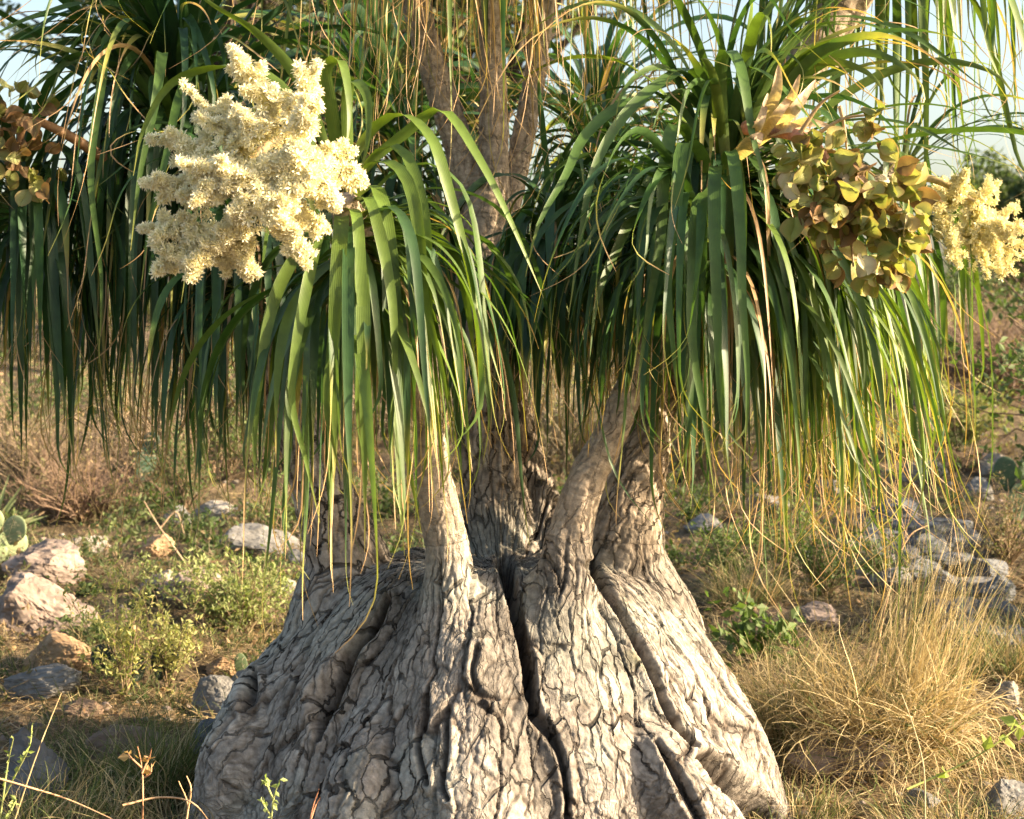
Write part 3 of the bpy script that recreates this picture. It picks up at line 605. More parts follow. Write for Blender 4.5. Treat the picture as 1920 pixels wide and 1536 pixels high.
# ------------------------------------------------------------------ flower panicles
def spike(a, b, rad, nfl, col, sz, seed, parent, core=None):
    g = np.random.default_rng(seed); a = np.asarray(a); b = np.asarray(b); L = np.linalg.norm(b - a); ax = (b - a) / L
    ref = nrm(np.cross(ax, [0.2, .9, .3])); r2 = np.cross(ax, ref); bend = g.normal(0, .05, 3) * L
    acc = Acc()
    t = g.uniform(0, 1, nfl) ** .9; ph = g.uniform(0, 2 * math.pi, nfl)
    rr_ = .85 * rad * (1 - .84 * t) * (.80 + .85 * vnoise(t * 7, ph * 1.3, 0 * t + seed, seed)) * g.uniform(.25, 1.08, nfl) ** .5
    nlob = 5; lobe = g.integers(0, nlob + 4, nfl); onl = lobe < nlob; lt_ = np.linspace(.12, .68, nlob) + g.normal(0, .03, nlob); lph = np.arange(nlob) * 2.4 + g.uniform(0, 6); ll = L * g.uniform(.26, .42, nlob) * (1 - .4 * lt_)
    rad_d = ref * np.cos(ph)[:, None] + r2 * np.sin(ph)[:, None]
    Pc = a + ax * (t * L)[:, None] + bend * (t * (1 - t) * 4)[:, None] + rad_d * rr_[:, None]
    li = np.minimum(lobe, nlob - 1); ldir = nrm((ref * np.cos(lph)[:, None] + r2 * np.sin(lph)[:, None]) * 1.0 + ax * .75); q_ = g.uniform(0.1, 1, nfl)
    sd = nrm(g.normal(0, 1, (nfl, 3))); Pl = a + ax * (lt_[li] * L)[:, None] + bend * (lt_[li] * (1 - lt_[li]) * 4)[:, None] + ldir[li] * (ll[li] * q_)[:, None] + sd * (rad * .42 * (1 - .8 * q_))[:, None]
    Pc = np.where(onl[:, None], Pl, Pc); rad_d = np.where(onl[:, None], nrm(sd + ldir[li] * .6), rad_d)
    D = nrm(rad_d * 1.0 + ax * g.uniform(.2, .9, nfl)[:, None] + g.normal(0, .3, (nfl, 3)))
    A = nrm(np.cross(D, g.normal(0, 1, (nfl, 3)))); B = np.cross(D, A)
    z = sz * g.uniform(.6, 1.3, nfl) * (1 - .35 * t)
    Vs = []; Cs = []; k = 6
    cc = np.asarray(col) * g.uniform(.85, 1.12, (nfl, 1)); cin = cc * np.array([.88, .88, .62])
    for j in range(k):
        a1 = 2 * math.pi * j / k; w1 = .17
        dr = A * math.cos(a1) + B * math.sin(a1); dq = -A * math.sin(a1) + B * math.cos(a1)
        p0 = Pc; p1 = Pc + (dr * .55 + D * .45 + dq * w1) * z[:, None]; p2 = Pc + (dr * 1.0 + D * .55) * z[:, None]; p3 = Pc + (dr * .55 + D * .45 - dq * w1) * z[:, None]
        Vs.append(np.stack([p0, p1, p2, p3], 1)); Cs.append(np.stack([cin, cc, cc, cc], 1))
    Vv = np.concatenate(Vs).reshape(-1, 3); Cv = np.concatenate(Cs).reshape(-1, 3)
    acc.add(Vv, np.arange(len(Vv)).reshape(-1, 4), Cv)
    tt = np.linspace(0, 1, 12); line = a + ax * (tt * L)[:, None] + bend * (tt * (1 - tt) * 4)[:, None]
    Tv, Tq, Tc = tubes(line[None], (rad * .26 * (1 - .8 * tt))[None], np.tile(np.array([.55, .50, .22]), (1, 12, 1)), 8); acc.add(Tv, Tq, Tc)
    return link('flower_spike', acc.mesh('flower_spike', M_FLOWER, PO, smooth=False), parent)
def stalk(name, pts, r0, r1, col, parent, mat=None):
    P = catmull(np.array(pts), 24); rr_ = np.linspace(r0, r1, 24)
    Tv, Tq, Tc = tubes(P[None], rr_[None], np.tile(np.asarray(col, float), (1, 24, 1)), 10)
    return link(name, mesh(name, Tv - PO, Tq, Tc, mat=mat or M_POD), parent)
CREAM = [.92, .88, .70]
pan1 = stalk('flower_panicle', [at(625, 350, -.6), at(590, 290, -.66), at(530, 262, -.72), at(470, 300, -.76), at(420, 370, -.76)], .012, .006, [.55, .38, .20], palm)
pan1['label'] = 'large cream flower cluster lit by the sun on the left crown'
SP = [((505,205),(430,82),32),((450,280),(338,150),30),((470,260),(515,160),26),((535,270),(600,118),32),((410,320),(278,262),30),((470,330),(430,220),32),
      ((400,380),(264,342),33),((380,430),(262,428),27),((380,430),(290,508),31),((400,430),(352,524),27),((410,420),(425,516),26),((455,420),(466,522),27),
      ((520,400),(578,502),30),((530,390),(616,432),25),((590,325),(684,345),34),((590,340),(634,394),27),((560,310),(668,286),24),
      ((500,340),(400,310),36),((545,290),(450,360),38),((520,330),(580,280),34),((520,360),(430,400),36),((480,300),(500,400),36),((440,340),(360,380),33),
      ((560,330),(500,420),32),((490,260),(440,200),30),((560,250),(575,180),30),((430,330),(330,300),30),((460,380),(400,460),30),((600,300),(560,360),28),((480,390),(540,370),34)]
for i, (a, b, r_) in enumerate(SP):
    cx_, cy_ = (a[0] + b[0]) / 2, (a[1] + b[1]) / 2
    out_ = math.hypot(b[0] - 480, b[1] - 320) / 200
    ya = -.84 if i < 17 else -.88; yb = ya + (.05 if i < 17 else -.04) * (1 if i % 3 else -.3)
    spike(at(a[0], a[1], ya), at(b[0], b[1], yb), r_ * .00112, 460 if i < 17 else 380, CREAM, .0122, 200 + i, pan1)
pan2 = stalk('flower_panicle', [at(1700, 330, .5), at(1760, 340, .48), at(1830, 380, .45)], .012, .006, [.5, .4, .2], palm)
pan2['label'] = 'pale yellow flower cluster at the right edge behind drooping leaves'
SP2 = [((1790,370),(1812,318),20),((1800,380),(1872,340),22),((1820,400),(1905,380),24),((1830,420),(1935,430),24),((1810,430),(1925,480),26),((1790,430),(1850,520),24),
       ((1780,420),(1800,500),22),((1850,440),(1905,515),24),((1780,380),(1765,330),20),((1770,390),(1730,350),18),((1770,400),(1760,450),20),((1830,400),(1800,450),30),((1860,420),(1900,450),26)]
for i, (a, b, r_) in enumerate(SP2):
    spike(at(a[0], a[1], .46), at(b[0], b[1], .42 + .1 * (i % 3)), r_ * .0014, 200, [.90, .84, .58], .0125, 300 + i, pan2)

# ------------------------------------------------------------------ seed panicles with three-winged papery pods
def pod_mesh(col, seed):
    g = np.random.default_rng(seed); acc = Acc(); nu, nv = 7, 4
    col = np.asarray(col); rim = mixc(col, [.34, .15, .08], .45)
    for k in range(3):
        a = k * 2.094 + g.normal(0, .15); t = np.linspace(0, 1, nu)[:, None]; q = np.linspace(0, 1, nv)[None]
        wdt = .43 * np.sin(np.pi * np.clip(t * .94 + .03, 0, 1)) ** .6 * q
        cup = .22 * q * q * np.sin(np.pi * t) + .04 * np.sin(t * 9 + k)
        X = np.cos(a) * wdt - np.sin(a) * cup; Y_ = np.sin(a) * wdt + np.cos(a) * cup; Z = t * 1.0 + 0 * q + .06 * q * g.normal()
        idx = np.arange(nu * nv).reshape(nu, nv)
        Qd = np.stack([idx[:-1, :-1], idx[:-1, 1:], idx[1:, 1:], idx[1:, :-1]], -1).reshape(-1, 4)
        C = mixc(col, rim, (q * np.ones_like(t))[..., None] ** 3)
        acc.add(np.stack([X, Y_, Z], -1).reshape(-1, 3), Qd, C.reshape(-1, 3))
    return acc.mesh('seed_pod', M_POD)
PODC = [[.27, .31, .08], [.36, .37, .12], [.20, .24, .06], [.60, .55, .36], [.30, .32, .10], [.19, .13, .06], [.34, .36, .15], [.24, .27, .08]]
PODM = [pod_mesh(c, 50 + i) for i, c in enumerate(PODC)]
def pods(parent, blobs, n, size, Yc, seed, darker=False):
    g = np.random.default_rng(seed); tot = sum(b[4] for b in blobs)
    for (bx, by, brx, bry, wt) in blobs:
        c = at(bx, by, Yc)
        for k in range(int(n * wt / tot)):
            d = nrm(g.normal(0, 1, 3)); d[1] = -abs(d[1]) * .8 if g.random() < .75 else d[1]
            rr_ = g.uniform(.55, 1.0)
            pos = c + np.array([d[0] * brx * sc_at(Yc), d[1] * .12, d[2] * bry * sc_at(Yc)]) * rr_
            o = link('seed_pod', PODM[int(g.integers(5, 6)) if darker and g.random() < .6 else int(g.integers(0, len(PODM)))], parent)
            dirv = nrm(d + np.array([0, -.2, -.5]) + g.normal(0, .45, 3))
            q = Vector(dirv).to_track_quat('Z', 'Y'); q = q @ Matrix.Rotation(g.uniform(0, 6.28), 3, 'Z').to_quaternion()
            sz = size * g.uniform(.75, 1.2); o.rotation_mode = 'QUATERNION'; o.rotation_quaternion = q; o.scale = (sz, sz, sz)
            o.location = Vector(pos - PO)
pan3 = stalk('seed_panicle', [at(1400, 240, -.2), at(1480, 250, -.38), at(1530, 275, -.46), at(1570, 340, -.5), at(1600, 430, -.5)], .016, .006, [.42, .24, .17], palm)
pan3['label'] = 'hanging cluster of papery green and brown seed pods on the right crown'
pods(pan3, [(1640,225,22,18,4),(1630,270,30,30,6),(1490,300,26,34,7),(1530,310,45,45,14),(1560,380,75,50,26),(1650,340,60,45,16),(1510,400,48,45,14),(1640,400,65,45,20),(1590,470,60,45,14),(1690,390,36,60,12),(1640,500,50,32,12),(1680,460,40,40,10)], 190, .046, -.48, 61)
for k, (a, b) in enumerate([((1520,260),(1640,215)),((1530,280),(1640,330)),((1560,330),(1480,380)),((1580,380),(1660,470)),((1590,420),(1600,500)),((1560,330),(1640,380)),((1500,250),(1575,170)),((1575,200),(1590,300))]):
    pa, pb = at(*a, -.47), at(*b, -.5); o_ = catmull(np.array([pa, (pa + pb) / 2 + [0, 0, .015], pb]), 10)
    Tv, Tq, Tc = tubes(o_[None], np.linspace(.005, .002, 10)[None], np.tile(np.array([.45, .33, .18]), (1, 10, 1)), 6); link('side_stalk', mesh('side_stalk', Tv - PO, Tq, Tc, mat=M_POD), pan3)
pan4 = stalk('seed_panicle', [at(200, 300, .2), at(120, 250, .12), at(50, 230, .08), at(30, 320, .08)], .014, .006, [.34, .2, .1], palm)
pan4['label'] = 'brown seed cluster at the left edge among dark leaves'
pods(pan4, [(25,175,35,30,8),(10,240,45,40,10),(70,220,30,30,6),(60,310,50,40,10),(20,300,45,30,10),(75,350,30,25,5)], 60, .042, .10, 62, True)
# peach bracts under the seed cluster and thick ringed flower stem base
BR = [((1395,290),(1450,190),(1462,118),30),((1405,285),(1450,225),(1495,165),26),((1415,275),(1480,215),(1530,150),30),((1440,255),(1500,230),(1555,235),30),((1420,262),(1470,240),(1520,245),28),((1375,290),(1420,240),(1440,175),24),((1430,255),(1480,190),(1500,140),22),((1380,300),(1410,270),(1430,250),40)]
for i, (a, b, c, wd) in enumerate(BR):
    P = catmull(np.array([at(*a, -.22), at(*b, -.40), at(*c, -.42 + .03 * (i % 3))]), NSEG)[None]
    g = np.random.default_rng(i); T = nrm(np.gradient(P, axis=1)); S = nrm(np.cross(T, np.array([.2 * g.normal(), 1., .2 * g.normal()])[None, None] * np.ones_like(P)))
    s = np.linspace(0, 1, NSEG)[None]; Wb = wd * .8e-3 * np.sin(np.pi * np.clip(s * .85 + .13, 0, 1)) ** .7
    C = mixc([.50, .42, .20], [.60, .42, .28], s[..., None] * np.ones((1, 1, 3)))
    V_, Q_, Cc, U_ = ribbons(P, S, Wb, C, fold=.25); link('bract', mesh('bract', V_ - PO, Q_, Cc, U_, mat=M_POD), palm)

# ------------------------------------------------------------------ rocks
def ico(sub):
    import bmesh
    bm = bmesh.new(); bmesh.ops.create_icosphere(bm, subdivisions=sub, radius=1.0)
    V = np.array([v.co[:] for v in bm.verts]); Fc = np.array([[v.index for v in f.verts] for f in bm.faces]); bm.free(); return V, Fc
ICO = {k: ico(k) for k in (2, 3, 5)}
def rock_geo(sub, rx, ry, rz, seed, flat=.5):
    V, Fc = ICO[sub]; g = np.random.default_rng(seed); P = V.copy()
    for k in range(9):                                   # cut facets
        n = nrm(g.normal(0, 1, 3)); n[2] = abs(n[2]) * .8; n = nrm(n); lim = g.uniform(.5, .88); d = P @ n
        P = P - np.outer(np.maximum(d - lim, 0) * .97, n)
    P = P * (1 + .10 * fbm(V[:, 0] * 1.6, V[:, 1] * 1.6, V[:, 2] * 1.6 + seed, 3, seed)[:, None])
    P = P + V * (.05 * fbm(P[:, 0] * 5, P[:, 1] * 5, P[:, 2] * 11, 5, seed + 3, .6))[:, None]
    return P * np.array([rx, ry, rz]), Fc
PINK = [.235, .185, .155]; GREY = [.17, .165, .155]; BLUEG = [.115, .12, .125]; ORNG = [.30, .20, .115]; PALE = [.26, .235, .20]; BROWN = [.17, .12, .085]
ROCKS = [ # px centre, py bottom, width px, height px, colour, label
 (85,1100,170,85,PINK,'pinkish boulder with a sunlit top beside the prickly pear at the left edge'),
 (60,1205,210,120,PINK,'broad cracked pink boulder below the prickly pear, lower left of the sunlit one'),
 (105,1268,135,80,ORNG,'rounded orange-tan rock resting on a flat grey slab at left'),
 (62,1312,150,55,GREY,'flat grey layered slab lying under the orange-tan rock'),
 (480,1048,150,62,GREY,'smooth flat-topped grey stone behind the palm stem at left'),
 (288,1048,66,46,ORNG,'small wedge-shaped orange stone among dry stalks at left'),
 (370,1145,165,88,PINK,'angular purple-pink boulder with dark underside beside the pale green bush'),
 (400,1350,100,78,GREY,'rounded grey and rust stone touching the left side of the swollen base'),
 (412,1440,110,98,BLUEG,'dark rounded boulder wedged under the left side of the swollen base'),
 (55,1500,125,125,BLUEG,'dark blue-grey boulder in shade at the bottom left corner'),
 (250,1440,190,80,BROWN,'low brown rock mound covered by dead grass at bottom left'),
 (300,1110,90,40,PINK,'low pink stone behind the yellow-flowered weed'),
 (455,1300,80,38,GREY,'flat grey stone just above the rounded rust stone near the swollen base'),
 (420,1270,100,36,ORNG,'sunlit orange-brown flat stone beneath dry twigs left of the swollen base'),
 (210,1180,70,45,PINK,'small pink stone between the yellow-flowered weed and the broad boulder'),
 (540,1120,60,34,PALE,'pale stone half hidden by the left stem and the pale green bush'),
 (330,985,70,34,GREY,'small grey stone in the dry stalks under the left leaves'),
 (1732,908,100,52,PALE,'pale mottled rock in dry grass right of the leaf curtain'),
 (1865,892,62,44,PALE,'whitish rock beside the prickly pear at the right edge'),
 (1838,940,70,44,GREY,'squarish grey rock below the whitish rock at right'),
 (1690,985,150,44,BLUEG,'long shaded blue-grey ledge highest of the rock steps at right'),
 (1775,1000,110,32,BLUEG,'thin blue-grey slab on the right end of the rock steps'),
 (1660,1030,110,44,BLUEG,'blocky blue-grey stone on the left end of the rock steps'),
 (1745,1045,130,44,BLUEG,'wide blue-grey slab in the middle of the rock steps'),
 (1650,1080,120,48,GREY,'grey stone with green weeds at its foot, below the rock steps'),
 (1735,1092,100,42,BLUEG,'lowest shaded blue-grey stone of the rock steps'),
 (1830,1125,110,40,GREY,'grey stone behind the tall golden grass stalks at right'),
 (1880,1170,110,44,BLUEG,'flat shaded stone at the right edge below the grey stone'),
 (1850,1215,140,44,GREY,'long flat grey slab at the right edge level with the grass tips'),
 (1540,1180,90,46,PINK,'pinkish stone half buried in the top of the golden grass'),
 (1890,1325,80,46,PALE,'cream-white stone at the right edge beside the golden grass'),
 (1600,1462,250,92,PINK,'long low pinkish slab in front of the golden grass tuft'),
 (1890,1545,100,80,GREY,'round grey stone at the bottom right corner'),
 (1905,1400,70,50,BROWN,'brown stone at the right edge above the bottom corner stone'),
 (1320,1000,80,36,GREY,'grey stone behind the right stem under the leaf curtain'),
 (1440,960,90,34,PALE,'pale flat stone seen through the leaf curtain tips'),
 (170,1040,80,40,PALE,'pale stone above the sunlit pink boulder, near the dry stalks'),
 (235,1200,60,34,ORNG,'small tan stone just right of the small pink stone'),
 (150,1345,80,34,BROWN,'brown stone in the shade right of the flat grey slab'),
 (560,1060,50,30,GREY,'little grey stone touching the left stem of the palm'),
 (410,985,110,44,PALE,'pale flat stone left of the smooth flat-topped grey stone'),
 (130,960,90,40,GREY,'grey stone in the dry thicket at far left'),
 (1500,1060,70,36,GREY,'grey stone in the weeds under the longest right leaf tips'),
 (1430,1120,56,34,PALE,'small pale stone beside the green weed on the right shoulder of the base'),
 (1790,1390,90,40,PINK,'pinkish stone poking out on the right flank of the golden tuft'),
 (1730,1520,80,36,GREY,'low grey stone between the long pinkish stone and the bottom corner stone'),
 (1560,930,80,34,GREY,'grey stone seen through the leaf tips, left of the mottled rock'),
]
RUB = [(1620,1005,'shaded rubble stone at the upper left end of the rock steps'),(1720,1018,'shaded rubble stone between the long top ledge and the wide middle slab'),
 (1800,1035,'shaded rubble stone just under the thin slab at the right of the rock steps'),(1700,1068,'shaded rubble stone below the left half of the wide middle slab'),
 (1790,1075,'shaded rubble stone right of the lowest stone of the rock steps'),(1855,1085,'shaded rubble stone nearest the right edge beside the rock steps'),
 (1680,1110,'shaded rubble stone left of and below the lowest rock step'),(1770,1118,'shaded rubble stone between the lowest rock step and the grass stalks'),
 (1640,1050,'shaded rubble stone under the blocky stone at the left of the steps'),(1810,1165,'shaded rubble stone just above the long flat slab at right'),
 (1760,1165,'shaded rubble stone touching the tips of the golden tuft'),(1870,1130,'shaded rubble stone above the flat shaded stone at the right edge'),
 (1590,1060,'leftmost shaded rubble stone, beside the small dark green bush'),(1900,1215,'shaded rubble stone at the right edge against the long flat slab'),
 (1820,1195,'shaded rubble stone in front of the long flat slab, nearest the golden tuft'),(1845,1050,'shaded rubble stone at the right, level with the middle slab of the steps')]
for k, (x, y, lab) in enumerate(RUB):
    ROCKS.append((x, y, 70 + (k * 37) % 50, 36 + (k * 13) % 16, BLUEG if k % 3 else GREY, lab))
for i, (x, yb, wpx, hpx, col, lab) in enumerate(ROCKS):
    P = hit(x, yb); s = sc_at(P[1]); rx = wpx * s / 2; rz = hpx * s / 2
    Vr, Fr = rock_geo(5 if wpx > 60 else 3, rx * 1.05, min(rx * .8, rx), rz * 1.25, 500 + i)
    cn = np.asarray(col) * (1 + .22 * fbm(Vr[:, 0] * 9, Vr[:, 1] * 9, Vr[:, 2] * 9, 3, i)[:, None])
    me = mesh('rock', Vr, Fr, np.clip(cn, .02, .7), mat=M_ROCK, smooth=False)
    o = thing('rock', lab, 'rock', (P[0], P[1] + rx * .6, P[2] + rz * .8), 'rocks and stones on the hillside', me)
    o.rotation_euler = (0, R(float(rng.uniform(-7, 7))), R(float(rng.uniform(-12, 12))))
# gravel and small stones: nobody could count them
acc = Acc()
g = np.random.default_rng(88)
for k in range(1500):
    Y = g.uniform(-.8, 1) if k % 3 == 0 else (g.uniform(0, 1) ** 1.6) * 11
    X = g.uniform(-1.1, 1.1) * (Y + 4) * .33 * 1.0
    if math.hypot(X - CX, Y) < .66: continue
    r_ = g.uniform(.004, .018) * (1 + Y * .12)
    Vr, Fr = rock_geo(2, r_, r_ * g.uniform(.6, 1), r_ * g.uniform(.4, .8), int(g.integers(0, 40)))
    c_ = [PINK, GREY, BROWN, PALE, ORNG][int(g.integers(0, 5))]
    acc.add(Vr + np.array([X, Y, float(terrain(X, Y)) + r_ * .2]), Fr, np.array(c_) * g.uniform(.7, 1.1))
link('gravel', acc.mesh('gravel', M_ROCK), kind='stuff')

# ------------------------------------------------------------------ grasses
def blades(roots, H, lean_dir, lean, Wd, C0, C1, n=6, curl=.6, g=None, droop=1.0, wild=1.0):
    g = g or rng; N = len(roots); s = np.linspace(0, 1, n)[None]
    e = np.pi / 2 - lean[:, None] - (curl * droop * g.uniform(.2, 1.6, N))[:, None] * s ** 1.5
    az_ = lean_dir[:, None] + g.normal(0, wild, N)[:, None] * s ** 1.4 + (wild - 1) * .5 * np.sin(s * 5 + g.uniform(0, 6.28, N)[:, None])
    D = np.stack([np.cos(e) * np.cos(az_), np.cos(e) * np.sin(az_), np.sin(e)], -1)
    P = roots[:, None] + np.cumsum(D * (H / (n - 1))[:, None, None] * (np.arange(n) > 0)[None, :, None], 1)
    f = g.uniform(0, np.pi, N); S = np.stack([np.cos(f), np.sin(f), 0 * f], -1)[:, None] * np.ones_like(P)
    T = nrm(np.gradient(P, axis=1)); S = nrm(S - T * (S * T).sum(-1, keepdims=True))
    W_ = Wd[:, None] * (1 - .85 * s ** 1.5)
    C = mixc(C0[:, None], C1[:, None], s[..., None] * np.ones((1, 1, 3)))
    return ribbons(P, S, W_, C)
STRAW = np.array([.66, .55, .31]); STRAW2 = np.array([.38, .30, .15]); REDB = np.array([.26, .165, .085]); GG = np.array([.10, .135, .045]); DG = np.array([.05, .10, .03])
GK = .8
def tuft(acc, root, n, h, spread, rad, mixgreen, g, curl=.8, bias=None, wd=.0026, wild=1.0):
    a = g.uniform(0, 2 * np.pi, n); r_ = rad * np.sqrt(g.uniform(0, 1, n)); ro = np.stack([root[0] + r_ * np.cos(a), root[1] + r_ * np.sin(a), np.zeros(n)], -1)
    ro[:, 2] = terrain(ro[:, 0], ro[:, 1]) - .005
    ld = a + g.normal(0, .6, n); ln = np.abs(g.normal(0, spread, n))
    if bias is not None: ld = np.where(g.random(n) < bias[1], bias[0] + g.normal(0, .35, n), ld)
    m = (g.random(n) < mixgreen)[:, None]; base = np.where(m, mixc(GG, DG, g.random((n, 1))), mixc(STRAW2, REDB, g.random((n, 1)) * .6)); tip = np.where(m, mixc(GG, YEL, g.random((n, 1)) * .5), mixc(STRAW, STRAW2, g.random((n, 1))))
    k = g.uniform(.7, 1.2, (n, 1)) * (GK if n < 40 else 1.0)
    V_, Q_, C, U = blades(ro, h * g.uniform(.45, 1.15, n), ld, ln, wd * g.uniform(.6, 1.3, n), base * k, tip * k, 7 if wild == 1 else 10, curl, g, wild=wild)
    acc.add(V_, Q_, C, U)
g = np.random.default_rng(12)
acc = Acc()
for k in range(2300):                                    # thin grass all over the slope
    Y = g.uniform(-.9, 2.2) if k % 2 else g.uniform(0, 1) ** 1.5 * 16
    X = g.uniform(-1.15, 1.15) * (Y + 4) * .31
    if ((X - CX) / .70) ** 2 + (Y / .68) ** 2 < 1: continue
    px, py, _ = project(np.array([X, Y, float(terrain(X, Y))]))
    left = px < 900; gr = .75 if (left and py > 1220) else .42 if left else .38
    far = 1 + max(Y, 0) * .10
    if Y > .4 and Y < 6 and g.random() < .45: continue
    if vnoise(np.array([X * 1.5]), np.array([Y * 1.2]), np.array([0.]), 4)[0] < -.25: continue
    tuft(acc, (X, Y), int(26 if Y < 4 else 18), g.uniform(.05, .13) * far ** .7, .75, .06 * far, gr, g, curl=1.0, wd=.0022 * far)
link('grass', acc.mesh('grass', M_STRAW), kind='stuff')
# straw litter lying on the ground
N = 14000; Y = np.where(g.random(N) < .5, g.uniform(-.9, 2, N), g.random(N) ** 1.4 * 12); X = g.uniform(-1.1, 1.1, N) * (Y + 4) * .31
ok = ((X - CX) / .66) ** 2 + (Y / .64) ** 2 > 1; X, Y = X[ok], Y[ok]; N = len(X)
ro = np.stack([X, Y, terrain(X, Y) + g.uniform(.004, .03, N)], -1); a = g.uniform(0, 6.28, N)
V_, Q_, C, U = blades(ro, g.uniform(.03, .14, N), a, g.uniform(1.3, 1.7, N), g.uniform(.0015, .004, N) * (1 + Y * .08), mixc(STRAW2, REDB, g.random((N, 1))), mixc(STRAW, REDB, g.random((N, 1))), 4, .15, g)
link('straw_litter', mesh('straw_litter', V_, Q_, C, U, mat=M_STRAW), kind='stuff')
N = 5200; Y = np.where(g.random(N) < .6, g.uniform(-.9, 3, N), g.random(N) ** 1.3 * 9); X = g.uniform(-1.1, 1.1, N) * (Y + 4) * .31
ok = ((X - CX) / .70) ** 2 + (Y / .68) ** 2 > 1; X, Y = X[ok], Y[ok]; N = len(X)
ro = np.stack([X, Y, terrain(X, Y) + g.uniform(.002, .02, N)], -1)
V_, Q_, C, U = blades(ro, g.uniform(.015, .05, N), g.uniform(0, 6.28, N), g.uniform(.9, 1.6, N), g.uniform(.006, .018, N) * (1 + Y * .06), mixc(REDB, [.14, .09, .05], g.random((N, 1))), mixc(STRAW2, REDB, g.random((N, 1))), 5, 1.2, g)
link('leaf_litter', mesh('leaf_litter', V_, Q_, C, U, mat=M_STRAW), kind='stuff')
def grass_thing(px, py, n, hpx, rpx, spread, mg, lab, bias=None, curl=.8, wd=.0028, seed=0, name='grass_tuft', wild=1.6):
    P = hit(px, py); s = sc_at(P[1]); ac = Acc(); gg = np.random.default_rng(seed)
    tuft(ac, P, n, hpx * s, spread, rpx * s, mg, gg, curl, bias, wd, wild)
    me = ac.mesh(name, M_STRAW, P); o = thing(name, lab, 'grass', P, None, me); o['kind'] = 'stuff' if False else 'tuft'; del o['kind']; return o
grass_thing(1655, 1420, 3300, 275, 100, .85, .12, 'large golden dry grass tuft glowing in the sun right of the swollen base', None, 1.9, .0038, 1, wild=2.6)
grass_thing(1690, 1395, 420, 400, 100, .25, .25, 'tall straight grass stalks leaning right out of the golden tuft', (.1, .9), .35, .0026, 2, wild=1.0)
grass_thing(1490, 1400, 900, 230, 60, .5, .35, 'green-gold grass clump tight against the right side of the swollen base', None, 1.0, .0026, 3)
grass_thing(1480, 1560, 600, 95, 110, .6, .5, 'mixed green and straw grass at the bottom right foot of the swollen base', None, 1.0, .0024, 4)
grass_thing(1790, 1560, 700, 90, 150, .7, .4, 'low straw and green grass in front of the golden tuft near the bottom edge', None, 1.1, .0024, 14)
grass_thing(305, 1500, 600, 180, 45, .45, .75, 'dark green upright grass clump left of the swollen base', (.3, .3), .6, .003, 5)
grass_thing(180, 1450, 700, 110, 110, .7, .7, 'spreading dark green grass in shade behind the bottom left boulder', None, 1.2, .0028, 6)
grass_thing(330, 1560, 800, 130, 140, .7, .25, 'pale dead grass mat at the bottom edge left of the swollen base', None, 1.3, .0026, 7)
grass_thing(115, 1560, 500, 150, 120, .6, .5, 'thin straw grass at the bottom left corner before the dark boulder', (.2, .5), 1.0, .0026, 8)
grass_thing(1890, 1270, 500, 150, 60, .6, .5, 'green-yellow grass at the right edge beside the golden tuft', None, 1.0, .003, 9)
grass_thing(985, 1590, 60, 100, 50, .7, 1., 'few bright green blades at the bottom centre before the swollen base', None, .8, .004, 10)
grass_thing(95, 1075, 160, 80, 30, .5, .2, 'small golden grass tuft on the sunlit pink boulder', None, .9, .0035, 11)
grass_thing(1400, 1130, 500, 120, 60, .6, .4, 'straw grass behind the right shoulder of the swollen base', None, 1., .003, 13)

